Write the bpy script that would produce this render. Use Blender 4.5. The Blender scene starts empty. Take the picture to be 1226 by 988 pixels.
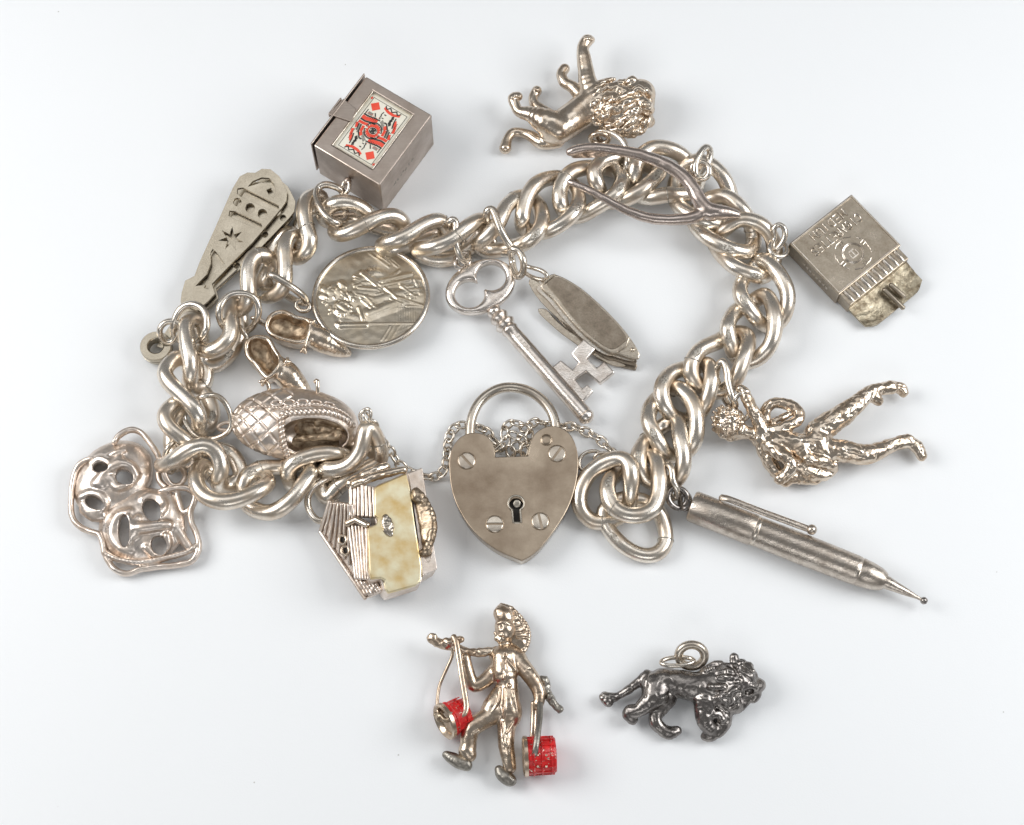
import bpy, bmesh, math, random
import numpy as np
from mathutils import Vector, Matrix, noise as mnoise

# ------------------------------------------------------------------ scale and camera
# lengths in the builders are in "units": one unit = 0.13 mm (about one pixel of the photograph on the table)
S = 0.00013
W, H, F = 1226.0, 988.0, 2400.0
EL = math.radians(71.0)
CX, CY = W / 2, H / 2
CAM = Vector((0, -F * math.cos(EL), F * math.sin(EL)))
FWD = Vector((0, math.cos(EL), -math.sin(EL)))
UP = Vector((0, math.sin(EL), math.cos(EL)))
RIGHT = Vector((1, 0, 0))
scene = bpy.context.scene
col = scene.collection
cam_data = bpy.data.cameras.new("camera")
cam = bpy.data.objects.new("camera", cam_data)
col.objects.link(cam)
cam.location = CAM * S
cam.rotation_euler = (math.radians(90) - EL, 0, 0)
cam_data.sensor_fit = 'HORIZONTAL'
cam_data.angle = 2 * math.atan(W / 2 / F)
cam_data.clip_start = 0.01
cam_data.clip_end = 20
scene.camera = cam

# ------------------------------------------------------------------ studio light
world = bpy.data.worlds.new("World")
scene.world = world
world.use_nodes = True
bg = world.node_tree.nodes["Background"]
bg.inputs[0].default_value = (0.98, 0.99, 1.0, 1)
bg.inputs[1].default_value = 0.205

def softbox(name, loc, target, sx, sy, radiance, color):
    d = bpy.data.lights.new(name, 'AREA')
    d.shape = 'RECTANGLE'
    d.size, d.size_y = sx * S, sy * S
    d.energy = radiance * math.pi * (sx * S) * (sy * S)
    d.color = color
    o = bpy.data.objects.new(name, d)
    col.objects.link(o)
    o.location = Vector(loc) * S
    o.rotation_euler = (Vector(target) - Vector(loc)).to_track_quat('-Z', 'Y').to_euler()
    return o
softbox("softbox_west", (-1900, 250, 1650), (0, 0, 0), 1500, 1400, 6.0, (1.0, 0.995, 0.985))
softbox("softbox_east", (1950, 150, 1550), (0, 0, 0), 1400, 1400, 6.0, (0.985, 0.995, 1.0))
softbox("scrim_overhead", (0, 1000, 2900), (0, 0, 0), 2600, 1300, 1.0, (0.985, 0.995, 1.0))
softbox("added_fill_south", (0, -2700, 1900), (0, -100, 0), 1800, 700, 2.4, (0.985, 0.995, 1.0))  # frontal fill added to even the table and lighten the shadows

vs = scene.view_settings
vs.view_transform = 'Standard'
vs.look = 'None'
vs.exposure = 0.06
vs.gamma = 1.0
vs.use_curve_mapping = False
scene.cycles.max_bounces = 8
scene.cycles.use_denoising = True

# ------------------------------------------------------------------ geometry helpers
def P(px, py, z=0.0):
    """point at height z above the table that stands at this place of the layout"""
    d = FWD * F + RIGHT * (px - CX) + UP * (CY - py)
    t = (z - CAM.z) / d.z
    return CAM + d * t

def PJ(v):
    d = v - CAM
    k = F / d.dot(FWD)
    return CX + d.dot(RIGHT) * k, CY - d.dot(UP) * k

def zc(ox, oy, s):
    return lambda x, y: (ox + x / s, oy + y / s)

class Plane:
    def __init__(self, p0, n):
        self.p, self.n = Vector(p0), Vector(n).normalized()
    @classmethod
    def flat(cls, z):
        return cls((0, 0, z), (0, 0, 1))
    @classmethod
    def three(cls, a, b, c):
        A, B, C_ = P(*a), P(*b), P(*c)
        n = (B - A).cross(C_ - A)
        if n.z < 0:
            n = -n
        return cls(A, n)
    def at(self, px, py, h=0.0):
        d = FWD * F + RIGHT * (px - CX) + UP * (CY - py)
        q = self.p + self.n * h
        t = (q - CAM).dot(self.n) / d.dot(self.n)
        return CAM + d * t

class MB:
    def __init__(self):
        self.v, self.f = [], []
    def add(self, verts, faces):
        b = len(self.v)
        self.v.extend(Vector(x) for x in verts)
        self.f.extend(tuple(i + b for i in f) for f in faces)
        return self
    def prism(self, top, bottom):
        n = len(top)
        nrm = Vector((0, 0, 0))
        for i in range(n):
            nrm += top[i].cross(top[(i + 1) % n])
        d = sum(top, Vector()) - sum(bottom, Vector())
        if nrm.dot(d) < 0:
            top, bottom = top[::-1], bottom[::-1]
        fs = [tuple(range(n)), tuple(range(2 * n - 1, n - 1, -1))]
        fs += [(i, n + i, n + (i + 1) % n, (i + 1) % n) for i in range(n)]
        return self.add(list(top) + list(bottom), fs)
    def outline(self, pts, plane, t, h=0.0):
        top = [plane.at(x, y, h) for x, y in pts]
        return self.prism(top, [p - plane.n * t for p in top])
    def box(self, c, ax, ay, az):
        c, ax, ay, az = Vector(c), Vector(ax), Vector(ay), Vector(az)
        top = [c + az + ax * a + ay * b for a, b in ((-1, -1), (1, -1), (1, 1), (-1, 1))]
        bot = [c - az + ax * a + ay * b for a, b in ((-1, -1), (1, -1), (1, 1), (-1, 1))]
        return self.prism(top, bot)
    def tube(self, pts, r, closed=False, n=16, flat=1.0, flat_axis=None):
        pts = [Vector(p) for p in pts]
        m = len(pts)
        rs = [r] * m if not hasattr(r, '__len__') else list(r)
        T = []
        for i in range(m):
            a = pts[(i - 1) % m] if (closed or i > 0) else pts[i]
            b = pts[(i + 1) % m] if (closed or i < m - 1) else pts[i]
            T.append((b - a).normalized())
        nrm = T[0].orthogonal().normalized()
        if flat_axis is not None:
            nrm = (Vector(flat_axis) - T[0] * T[0].dot(Vector(flat_axis))).normalized()
        N = [nrm]
        for i in range(1, m):
            if flat_axis is not None:
                q = Vector(flat_axis)
                q = q - T[i] * q.dot(T[i])
            else:
                q = T[i - 1].rotation_difference(T[i]) @ N[-1]
                q = q - T[i] * q.dot(T[i])
            N.append(q.normalized())
        tw = 0.0
        if closed and flat_axis is None:
            q = T[-1].rotation_difference(T[0]) @ N[-1]
            tw = math.atan2(T[0].dot(N[0].cross(q)), N[0].dot(q))
        rings = []
        def ring(c, t_, n_, rad, rot=0.0):
            b_ = t_.cross(n_)
            out = []
            for k in range(n):
                a = 2 * math.pi * k / n - rot
                out.append(c + (n_ * math.cos(a) * flat + b_ * math.sin(a)) * rad)
            return out
        if not closed:
            for k in (0.15, 0.5, 0.8, 0.96):
                off = math.sqrt(max(0, 1 - k * k))
                rings.append(ring(pts[0] - T[0] * rs[0] * off * 0.9, T[0], N[0], rs[0] * k))
        for i in range(m):
            rings.append(ring(pts[i], T[i], N[i], rs[i], tw * i / m))
        if not closed:
            for k in (0.96, 0.8, 0.5, 0.15):
                off = math.sqrt(max(0, 1 - k * k))
                rings.append(ring(pts[-1] + T[-1] * rs[-1] * off * 0.9, T[-1], N[-1], rs[-1] * k))
        M_ = len(rings)
        fs = []
        for i in range(M_ if closed else M_ - 1):
            j = (i + 1) % M_
            for k in range(n):
                l = (k + 1) % n
                fs.append((i * n + k, i * n + l, j * n + l, j * n + k))
        if not closed:
            fs.append(tuple(range(n - 1, -1, -1)))
            fs.append(tuple((M_ - 1) * n + k for k in range(n)))
        return self.add([v for rg in rings for v in rg], fs)
    def lathe(self, a, b, prof, n=28):
        """prof: list of (t along a->b in units, radius)"""
        a, b = Vector(a), Vector(b)
        ax = (b - a).normalized()
        u = ax.orthogonal().normalized()
        w = ax.cross(u)
        vs_, fs = [], []
        for t, r in prof:
            for k in range(n):
                g = 2 * math.pi * k / n
                vs_.append(a + ax * t + (u * math.cos(g) + w * math.sin(g)) * r)
        for i in range(len(prof) - 1):
            for k in range(n):
                l = (k + 1) % n
                fs.append((i * n + k, i * n + l, (i + 1) * n + l, (i + 1) * n + k))
        fs.append(tuple(range(n - 1, -1, -1)))
        fs.append(tuple((len(prof) - 1) * n + k for k in range(n)))
        return self.add(vs_, fs)
    def disc(self, c, n_, r, t, seg=24):
        n_ = Vector(n_).normalized()
        return self.lathe(Vector(c) - n_ * t, Vector(c), [(0, r), (t - min(0.8, t * .3), r), (t, r - min(0.8, r * .2))], seg)
    def ball(self, c, r, n=10):
        c = Vector(c)
        prof = [(r - r * math.cos(math.pi * i / n), max(0.02, r * math.sin(math.pi * i / n))) for i in range(n + 1)]
        return self.lathe(c - Vector((0, 0, r)), c + Vector((0, 0, r)), prof, 16)

def spline(pts, closed=True, per=8, smooth=2):
    pts = [Vector(p) for p in pts]
    n = len(pts)
    out = []
    for i in range(n if closed else n - 1):
        p0 = pts[(i - 1) % n] if (closed or i > 0) else pts[0]
        p1, p2 = pts[i], pts[(i + 1) % n]
        p3 = pts[(i + 2) % n] if (closed or i + 2 < n) else pts[-1]
        for k in range(per):
            t = k / per
            out.append(0.5 * ((2 * p1) + (p2 - p0) * t + (2 * p0 - 5 * p1 + 4 * p2 - p3) * t * t + (3 * p1 - p0 - 3 * p2 + p3) * t ** 3))
    if not closed:
        out.append(pts[-1].copy())
    # even spacing
    q = out + ([out[0]] if closed else [])
    L = [0.0]
    for a, b in zip(q, q[1:]):
        L.append(L[-1] + (b - a).length)
    m = max(8, len(out))
    res, j = [], 0
    for i in range(m):
        s_ = L[-1] * i / (m if closed else m - 1)
        while j < len(L) - 2 and L[j + 1] < s_:
            j += 1
        t = (s_ - L[j]) / max(1e-9, L[j + 1] - L[j])
        res.append(q[j].lerp(q[j + 1], min(1, max(0, t))))
    for _ in range(smooth):
        if closed:
            res = [res[i] * 0.5 + (res[i - 1] + res[(i + 1) % m]) * 0.25 for i in range(m)]
        else:
            res = [res[0]] + [res[i] * 0.5 + (res[i - 1] + res[i + 1]) * 0.25 for i in range(1, m - 1)] + [res[-1]]
    return res

# ---- signed distance sculpting (smooth blends) meshed with surface nets
class Sculpt:
    def __init__(self, h=1.1, k=3.0):
        self.h, self.k, self.ops = h, k, []
    def cap(self, a, b, r0, r1=None, k=None, sub=False):
        self.ops.append(('c', Vector(a), Vector(b), r0, r0 if r1 is None else r1, self.k if k is None else k, sub))
        return self
    def ball(self, c, r, k=None, sub=False):
        return self.cap(c, Vector(c) + Vector((0, 0, 0.01)), r, r, k, sub)
    def ell(self, c, rad, axes=None, k=None, sub=False):
        M = Matrix.Identity(3) if axes is None else axes
        self.ops.append(('e', Vector(c), Vector(rad), M, None, self.k if k is None else k, sub))
        return self
    def limb(self, pts, k=None, sub=False):
        """pts: (px, py, z, r)"""
        C4 = [np.array([*P(*a[:3]), a[3]]) for a in pts]
        out = []
        n = len(C4)
        for i in range(n - 1):
            p0, p1, p2, p3 = C4[max(0, i - 1)], C4[i], C4[i + 1], C4[min(n - 1, i + 2)]
            m = 3 if n > 2 else 1
            for j in range(m):
                t = j / m
                out.append(0.5 * ((2 * p1) + (p2 - p0) * t + (2 * p0 - 5 * p1 + 4 * p2 - p3) * t * t + (3 * p1 - p0 - 3 * p2 + p3) * t ** 3))
        out.append(C4[-1])
        segs = [(a[:3], b[:3], max(.5, a[3]), max(.5, b[3])) for a, b in zip(out, out[1:])]
        self.ops.append(('l', segs, None, None, None, self.k if k is None else k, sub))
        return self
    def path(self, pts, r, k=None, sub=False):
        for a, b in zip(pts, pts[1:]):
            self.cap(a, b, r, r, k, sub)
        return self
    def mesh(self, rough=0.0, rscale=0.2, seed=0.0):
        h = self.h
        lo = np.array([1e9] * 3); hi = -lo
        for op in self.ops:
            if op[6]:
                continue
            if op[0] == 'l':
                for a, b, ra, rb_ in op[1]:
                    m = max(ra, rb_)
                    lo = np.minimum(lo, np.minimum(a, b) - m); hi = np.maximum(hi, np.maximum(a, b) + m)
            elif op[0] == 'c':
                m = max(op[3], op[4])
                for p in (op[1], op[2]):
                    lo = np.minimum(lo, np.array(p) - m); hi = np.maximum(hi, np.array(p) + m)
            else:
                m = max(op[2])
                lo = np.minimum(lo, np.array(op[1]) - m); hi = np.maximum(hi, np.array(op[1]) + m)
        lo -= 4 * h; hi += 4 * h
        n = np.ceil((hi - lo) / h).astype(int) + 1
        ax = [lo[i] + h * np.arange(n[i]) for i in range(3)]
        Fd = np.full(n, 30.0, dtype=np.float32)
        for op in self.ops:
            kind, k, sub = op[0], op[5], op[6]
            mar = 2 * k + 3 * h
            if kind == 'l':
                l_ = np.min([np.minimum(a, b) - max(ra, rb_) for a, b, ra, rb_ in op[1]], axis=0) - mar
                u_ = np.max([np.maximum(a, b) + max(ra, rb_) for a, b, ra, rb_ in op[1]], axis=0) + mar
            elif kind == 'c':
                a, b = np.array(op[1]), np.array(op[2]); m = max(op[3], op[4]) + mar
                l_, u_ = np.minimum(a, b) - m, np.maximum(a, b) + m
            else:
                c = np.array(op[1]); m = max(op[2]) + mar
                l_, u_ = c - m, c + m
            i0 = np.maximum(0, np.floor((l_ - lo) / h).astype(int)); i1 = np.minimum(n, np.ceil((u_ - lo) / h).astype(int) + 1)
            if np.any(i1 <= i0):
                continue
            X, Y, Z = np.meshgrid(*[ax[d][i0[d]:i1[d]] for d in range(3)], indexing='ij', sparse=True)
            if kind == 'l':
                D = None
                for a, b, ra, rb_ in op[1]:
                    d = b - a; L2 = max(1e-6, float(d @ d))
                    t = np.clip(((X - a[0]) * d[0] + (Y - a[1]) * d[1] + (Z - a[2]) * d[2]) / L2, 0, 1)
                    q = np.sqrt((X - a[0] - d[0] * t) ** 2 + (Y - a[1] - d[1] * t) ** 2 + (Z - a[2] - d[2] * t) ** 2) - (ra + (rb_ - ra) * t)
                    D = q if D is None else np.minimum(D, q)
            elif kind == 'c':
                d = b - a; L2 = max(1e-6, float(d @ d))
                t = np.clip(((X - a[0]) * d[0] + (Y - a[1]) * d[1] + (Z - a[2]) * d[2]) / L2, 0, 1)
                q = np.sqrt((X - a[0] - d[0] * t) ** 2 + (Y - a[1] - d[1] * t) ** 2 + (Z - a[2] - d[2] * t) ** 2)
                D = q - (op[3] + (op[4] - op[3]) * t)
            else:
                M = op[3]; r = op[2]
                x, y, z = X - c[0], Y - c[1], Z - c[2]
                U = [(M[0][j] * x + M[1][j] * y + M[2][j] * z) for j in range(3)]
                k0 = np.sqrt(sum((U[j] / r[j]) ** 2 for j in range(3)))
                k1 = np.sqrt(sum((U[j] / (r[j] * r[j])) ** 2 for j in range(3))) + 1e-6
                D = k0 * (k0 - 1.0) / k1
            sl = tuple(slice(i0[d], i1[d]) for d in range(3))
            A = Fd[sl]
            if sub:
                D = -D
                hh = np.clip(0.5 + 0.5 * (A - D) / max(k, .01), 0, 1)
                Fd[sl] = D + (A - D) * hh + k * hh * (1 - hh)
            else:
                hh = np.clip(0.5 + 0.5 * (D - A) / max(k, .01), 0, 1)
                Fd[sl] = D + (A - D) * hh - k * hh * (1 - hh)
        return surface_nets(Fd, lo, h)

def surface_nets(Fd, lo, h):
    nx, ny, nz = Fd.shape
    cs = tuple(s - 1 for s in Fd.shape)
    ins = Fd < 0
    pos = np.zeros(cs + (3,), dtype=np.float32); cnt = np.zeros(cs, dtype=np.float32)
    corner = [(i, j, k) for i in (0, 1) for j in (0, 1) for k in (0, 1)]
    def sub(c):
        return tuple(slice(c[d], c[d] + cs[d]) for d in range(3))
    for a in corner:
        for d in range(3):
            if a[d] == 1:
                continue
            b = tuple(a[q] + (1 if q == d else 0) for q in range(3))
            fa, fb = Fd[sub(a)], Fd[sub(b)]
            m = (fa < 0) != (fb < 0)
            t = np.where(m, fa / np.where(m, fa - fb, 1), 0)
            cnt += m
            for q in range(3):
                pos[..., q] += np.where(m, a[q] + (t if q == d else 0), 0)
    act = cnt > 0
    idx = np.full(cs, -1, dtype=np.int64)
    idx[act] = np.arange(int(act.sum()))
    base = np.stack(np.nonzero(act), axis=-1)
    V = (base + pos[act] / cnt[act][:, None]) * h + lo
    faces = []
    for d in range(3):
        e0 = [slice(None)] * 3; e1 = [slice(None)] * 3
        e0[d] = slice(0, -1); e1[d] = slice(1, None)
        A, B = ins[tuple(e0)], ins[tuple(e1)]
        ch = np.stack(np.nonzero(A != B), axis=-1)
        o = [q for q in range(3) if q != d]
        ok = np.all([(ch[:, q] > 0) & (ch[:, q] < Fd.shape[q] - 1) for q in o], axis=0)
        ch = ch[ok]
        flip = A[tuple(ch.T)]
        def cell(du, dv):
            c = ch.copy(); c[:, o[0]] -= du; c[:, o[1]] -= dv
            return idx[tuple(c.T)]
        q = np.stack([cell(1, 1), cell(0, 1), cell(0, 0), cell(1, 0)], axis=-1)
        rev = ~flip if d != 1 else flip
        q[rev] = q[rev][:, ::-1]
        faces.append(q)
    return V, np.concatenate(faces)

def axes_px(a, b, up=(0, 0, 1)):
    """3x3 with columns: along a->b, across, up-ish"""
    x = (Vector(b) - Vector(a)).normalized()
    z = Vector(up); z = (z - x * z.dot(x)).normalized()
    y = z.cross(x)
    return Matrix(((x.x, y.x, z.x), (x.y, y.y, z.y), (x.z, y.z, z.z)))

# ------------------------------------------------------------------ objects
def thing(name, label, cat, base, group=None):
    o = bpy.data.objects.new(name, None)
    col.objects.link(o)
    o.empty_display_size = 0.002
    o.location = Vector(base) * S
    o['label'], o['category'] = label, cat
    if group:
        o['group'] = group
    return o

def root_of(o):
    v = Vector(o.location)
    while o.parent:
        o = o.parent
        v += Vector(o.location)
    return v / S

def finish(me, mat, smooth=40):
    me.materials.append(mat)
    if smooth:
        me.polygons.foreach_set('use_smooth', [True] * len(me.polygons))
        if smooth < 180:
            me.set_sharp_from_angle(angle=math.radians(smooth))

def link_mesh(name, me, parent, label=None):
    o = bpy.data.objects.new(name, me)
    col.objects.link(o)
    o.parent = parent
    if label:
        o['label'] = label
    return o

def part(name, mb, mat, parent, smooth=40, bevel=0.0, bseg=2, cut=None, label=None):
    if (bevel or cut) and smooth in (40, 26, 28):
        smooth = 19
    """one mesh object; mb in world units, stored relative to the parent's base"""
    org = root_of(parent)
    if isinstance(mb, tuple):
        V, Fc = mb
        V = (np.asarray(V) - np.array(org))
    else:
        V, Fc = [v - org for v in mb.v], mb.f
    me = bpy.data.meshes.new(name)
    me.from_pydata([tuple(v) for v in V], [], [tuple(int(i) for i in f) for f in Fc])
    if cut or bevel:
        tmp = bpy.data.objects.new('tmp', me)
        col.objects.link(tmp)
        trash = [tmp]
        for c in (cut or []):
            cm = bpy.data.meshes.new('cut')
            cm.from_pydata([tuple(v - org) for v in c.v], [], c.f)
            co = bpy.data.objects.new('cut', cm)
            col.objects.link(co); trash.append(co)
            md = tmp.modifiers.new('b', 'BOOLEAN')
            md.operation, md.object, md.solver = 'DIFFERENCE', co, 'EXACT'
        if bevel:
            md = tmp.modifiers.new('v', 'BEVEL')
            md.width, md.segments, md.limit_method, md.angle_limit = bevel, bseg, 'ANGLE', math.radians(35)
        dg = bpy.context.evaluated_depsgraph_get()
        me2 = bpy.data.meshes.new_from_object(tmp.evaluated_get(dg))
        for t in trash:
            m_ = t.data
            bpy.data.objects.remove(t)
            bpy.data.meshes.remove(m_)
        me = me2
        me.name = name
    me.transform(Matrix.Scale(S, 4))
    finish(me, mat, smooth)
    return link_mesh(name, me, parent, label)

def roughen(vf, amp, scale, seed=0.0, amp2=0.0, scale2=1.0, ridge=0.0, rscale=0.12):
    """cast-metal unevenness: push a sculpted mesh along its normals"""
    V, Fc = vf
    a, b, c, d = (V[Fc[:, i]] for i in range(4))
    nf = np.cross(c - a, d - b)
    N = np.zeros_like(V)
    for i in range(4):
        np.add.at(N, Fc[:, i], nf)
    N /= np.linalg.norm(N, axis=1)[:, None] + 1e-9
    off = np.empty(len(V))
    for i, v in enumerate(V):
        q = Vector(v) * scale + Vector((seed, seed * 2, seed * 3))
        o_ = mnoise.noise(q) * amp
        if amp2:
            o_ += mnoise.noise(Vector(v) * scale2 + Vector((seed, 7, 3))) * amp2
        if ridge:
            o_ -= ridge * max(0.0, 1.0 - 4.5 * abs(mnoise.noise(Vector(v) * rscale + Vector((3, seed, 11)))))
        off[i] = o_
    return V + N * off[:, None], Fc

# ------------------------------------------------------------------ materials
def mat_new(name):
    m = bpy.data.materials.new(name)
    m.use_nodes = True
    nt = m.node_tree
    return m, nt, nt.nodes["Principled BSDF"]

def metal(name, base, dark, rough=0.22, amount=0.5, scale=0.05, bump=0.15, bscale=0.6, contrast=0.18, stretch=None, fine=0.35, coat=None):
    m, nt, bs = mat_new(name)
    N, L = nt.nodes.new, nt.links.new
    tc = N('ShaderNodeTexCoord')
    mp = N('ShaderNodeMapping'); mp.inputs['Scale'].default_value = (1 / S,) * 3
    L(tc.outputs['Object'], mp.inputs['Vector'])
    n1 = N('ShaderNodeTexNoise'); n1.inputs['Scale'].default_value = scale; n1.inputs['Detail'].default_value = 5; n1.inputs['Roughness'].default_value = 0.62
    L(mp.outputs[0], n1.inputs['Vector'])
    rp = N('ShaderNodeValToRGB')
    rp.color_ramp.elements[0].position = max(0, amount - contrast); rp.color_ramp.elements[0].color = (*dark, 1)
    rp.color_ramp.elements[1].position = min(1, amount + contrast); rp.color_ramp.elements[1].color = (*base, 1)
    L(n1.outputs['Fac'], rp.inputs['Fac'])
    # fine grime speckle
    n2 = N('ShaderNodeTexNoise'); n2.inputs['Scale'].default_value = bscale; n2.inputs['Detail'].default_value = 4; n2.inputs['Roughness'].default_value = 0.7
    if stretch:
        mp2 = N('ShaderNodeMapping'); mp2.inputs['Scale'].default_value = tuple(s_ / S for s_ in stretch[:3]); mp2.inputs['Rotation'].default_value = (0, 0, stretch[3])
        L(tc.outputs['Object'], mp2.inputs['Vector']); L(mp2.outputs[0], n2.inputs['Vector'])
    else:
        L(mp.outputs[0], n2.inputs['Vector'])
    mr = N('ShaderNodeMapRange'); mr.inputs['From Min'].default_value = 0.3; mr.inputs['From Max'].default_value = 0.7
    mr.inputs['To Min'].default_value = 1 - fine; mr.inputs['To Max'].default_value = 1.0
    L(n2.outputs['Fac'], mr.inputs['Value'])
    mx = N('ShaderNodeMix'); mx.data_type = 'RGBA'; mx.blend_type = 'MULTIPLY'; mx.inputs[0].default_value = 1.0
    L(rp.outputs[0], mx.inputs[6]); L(mr.outputs[0], mx.inputs[7])
    L(mx.outputs[2], bs.inputs['Base Color'])
    r2 = N('ShaderNodeMapRange'); r2.inputs['From Min'].default_value = 0.3; r2.inputs['From Max'].default_value = 0.7
    r2.inputs['To Min'].default_value = rough * 1.45; r2.inputs['To Max'].default_value = rough * 0.8
    L(n1.outputs['Fac'], r2.inputs['Value']); L(r2.outputs[0], bs.inputs['Roughness'])
    bs.inputs['Metallic'].default_value = 1.0
    bp = N('ShaderNodeBump'); bp.inputs['Strength'].default_value = bump; bp.inputs['Distance'].default_value = S * 1.5
    L(n2.outputs['Fac'], bp.inputs['Height']); L(bp.outputs[0], bs.inputs['Normal'])
    return m

def paint(name, c1, c2, rough=0.4, scale=0.1, bump=0.1, metallic=0.0):
    m, nt, bs = mat_new(name)
    N, L = nt.nodes.new, nt.links.new
    tc = N('ShaderNodeTexCoord'); mp = N('ShaderNodeMapping'); mp.inputs['Scale'].default_value = (1 / S,) * 3
    L(tc.outputs['Object'], mp.inputs['Vector'])
    n1 = N('ShaderNodeTexNoise'); n1.inputs['Scale'].default_value = scale; n1.inputs['Detail'].default_value = 5
    L(mp.outputs[0], n1.inputs['Vector'])
    rp = N('ShaderNodeValToRGB')
    rp.color_ramp.elements[0].position = 0.30; rp.color_ramp.elements[0].color = (*c1, 1)
    rp.color_ramp.elements[1].position = 0.65; rp.color_ramp.elements[1].color = (*c2, 1)
    L(n1.outputs['Fac'], rp.inputs['Fac']); L(rp.outputs[0], bs.inputs['Base Color'])
    bs.inputs['Roughness'].default_value = rough
    bs.inputs['Metallic'].default_value = metallic
    bp = N('ShaderNodeBump'); bp.inputs['Strength'].default_value = bump; bp.inputs['Distance'].default_value = S * 1.5
    L(n1.outputs['Fac'], bp.inputs['Height']); L(bp.outputs[0], bs.inputs['Normal'])
    return m

M_CHAIN = metal('chain_silver', (0.92, 0.85, 0.755), (0.62, 0.495, 0.37), 0.26, 0.42, 0.045, 0.10, 0.35, 0.2, fine=0.12)
M_RING = metal('ring_silver', (0.88, 0.82, 0.74), (0.55, 0.46, 0.36), 0.22, 0.45, 0.06, 0.10, 0.4, 0.2, fine=0.15)
M_STAMP = metal('stamped_silver', (0.80, 0.76, 0.69), (0.30, 0.26, 0.21), 0.30, 0.5, 0.45, 0.8, 0.5, 0.12, fine=0.5)
M_CAST = metal('cast_silver', (0.88, 0.775, 0.655), (0.53, 0.395, 0.275), 0.22, 0.46, 0.06, 0.10, 0.3, 0.2, fine=0.2)
M_PINK = metal('pinkish_cast_silver', (0.90, 0.81, 0.735), (0.63, 0.51, 0.41), 0.32, 0.44, 0.05, 0.12, 0.3, 0.2, fine=0.18)
M_LOCK = metal('tarnished_silver', (0.45, 0.37, 0.285), (0.25, 0.185, 0.13), 0.31, 0.46, 0.016, 0.05, 0.5, 0.22, fine=0.10)
M_LOCKEDGE = metal('tarnished_edge_silver', (0.66, 0.60, 0.52), (0.45, 0.38, 0.31), 0.26, 0.45, 0.05, 0.06, 0.5, 0.2, fine=0.12)
M_SCREW = metal('screw_silver', (0.66, 0.61, 0.53), (0.45, 0.40, 0.33), 0.34, 0.5, 0.08, 0.2, 0.5, 0.2, fine=0.2)
M_KEY = metal('key_silver', (0.92, 0.86, 0.80), (0.62, 0.53, 0.46), 0.20, 0.45, 0.06, 0.18, 0.5, 0.2, fine=0.12)
M_KNIFE = metal('knife_silver', (0.46, 0.39, 0.31), (0.24, 0.195, 0.15), 0.32, 0.5, 0.06, 0.3, 0.5, 0.2, fine=0.3)
M_BOX = metal('brushed_box_silver', (0.57, 0.49, 0.43), (0.41, 0.34, 0.29), 0.36, 0.48, 0.03, 0.10, 0.5, 0.2, stretch=(0.08, 1.2, 1.0, 0.6), fine=0.1)
M_FAN = metal('fan_plate_silver', (0.56, 0.50, 0.40), (0.42, 0.365, 0.285), 0.21, 0.45, 0.04, 0.08, 0.6, 0.2, fine=0.12)
M_PACK = metal('packet_silver', (0.55, 0.48, 0.39), (0.36, 0.30, 0.23), 0.30, 0.48, 0.05, 0.15, 0.4, 0.2, fine=0.18)
M_PEN = metal('pencil_silver', (0.78, 0.70, 0.615), (0.48, 0.41, 0.345), 0.24, 0.45, 0.05, 0.3, 0.35, 0.2, stretch=(0.35, 1.0, 1.0, -0.42), fine=0.3)
M_DARK = metal('blackened_silver', (0.44, 0.405, 0.375), (0.17, 0.155, 0.15), 0.24, 0.5, 0.08, 0.15, 0.35, 0.2, fine=0.3)
M_SHOE = metal('dull_sole_silver', (0.46, 0.43, 0.38), (0.24, 0.22, 0.19), 0.32, 0.5, 0.1, 0.3, 0.4, 0.2, fine=0.2)
M_MEDAL = metal('medal_silver', (0.78, 0.70, 0.58), (0.56, 0.47, 0.345), 0.30, 0.5, 0.04, 0.12, 0.4, 0.2, fine=0.15)
M_BASEY = paint('yellowed_base_plate', (0.60, 0.42, 0.17), (0.76, 0.70, 0.50), 0.30, 0.05, 0.2, metallic=0.7)
M_RED = paint('red_enamel', (0.42, 0.008, 0.010), (0.70, 0.022, 0.022), 0.30, 0.16, 0.35)
M_DKBROWN = metal('dark_brown_silver', (0.60, 0.49, 0.37), (0.22, 0.155, 0.10), 0.30, 0.5, 0.10, 0.3, 0.3, 0.18, fine=0.3)  # dark brown silver with random mottling, for seats, arch and filling
M_WISH = metal('pinkish_grey_silver', (0.66, 0.57, 0.52), (0.46, 0.38, 0.33), 0.24, 0.45, 0.05, 0.10, 0.4, 0.2, fine=0.12)
def chipped(m):
    """worn enamel: bare metal shows in small chips"""
    nt = m.node_tree; bs = nt.nodes['Principled BSDF']
    src = bs.inputs['Base Color'].links[0].from_socket
    mp = next(n for n in nt.nodes if n.type == 'MAPPING')
    nz = nt.nodes.new('ShaderNodeTexNoise'); nz.inputs['Scale'].default_value = 0.33; nz.inputs['Detail'].default_value = 4
    nt.links.new(mp.outputs[0], nz.inputs['Vector'])
    gt = nt.nodes.new('ShaderNodeMath'); gt.operation = 'GREATER_THAN'; gt.inputs[1].default_value = 0.645
    nt.links.new(nz.outputs['Fac'], gt.inputs[0])
    mx = nt.nodes.new('ShaderNodeMix'); mx.data_type = 'RGBA'
    nt.links.new(gt.outputs[0], mx.inputs[0]); nt.links.new(src, mx.inputs[6]); mx.inputs[7].default_value = (0.72, 0.62, 0.52, 1)
    nt.links.new(mx.outputs[2], bs.inputs['Base Color']); nt.links.new(gt.outputs[0], bs.inputs['Metallic'])
chipped(M_RED)
M_BROWN = metal('brownish_cast_silver', (0.80, 0.68, 0.55), (0.44, 0.32, 0.225), 0.25, 0.48, 0.06, 0.12, 0.3, 0.2, fine=0.2)
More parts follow.
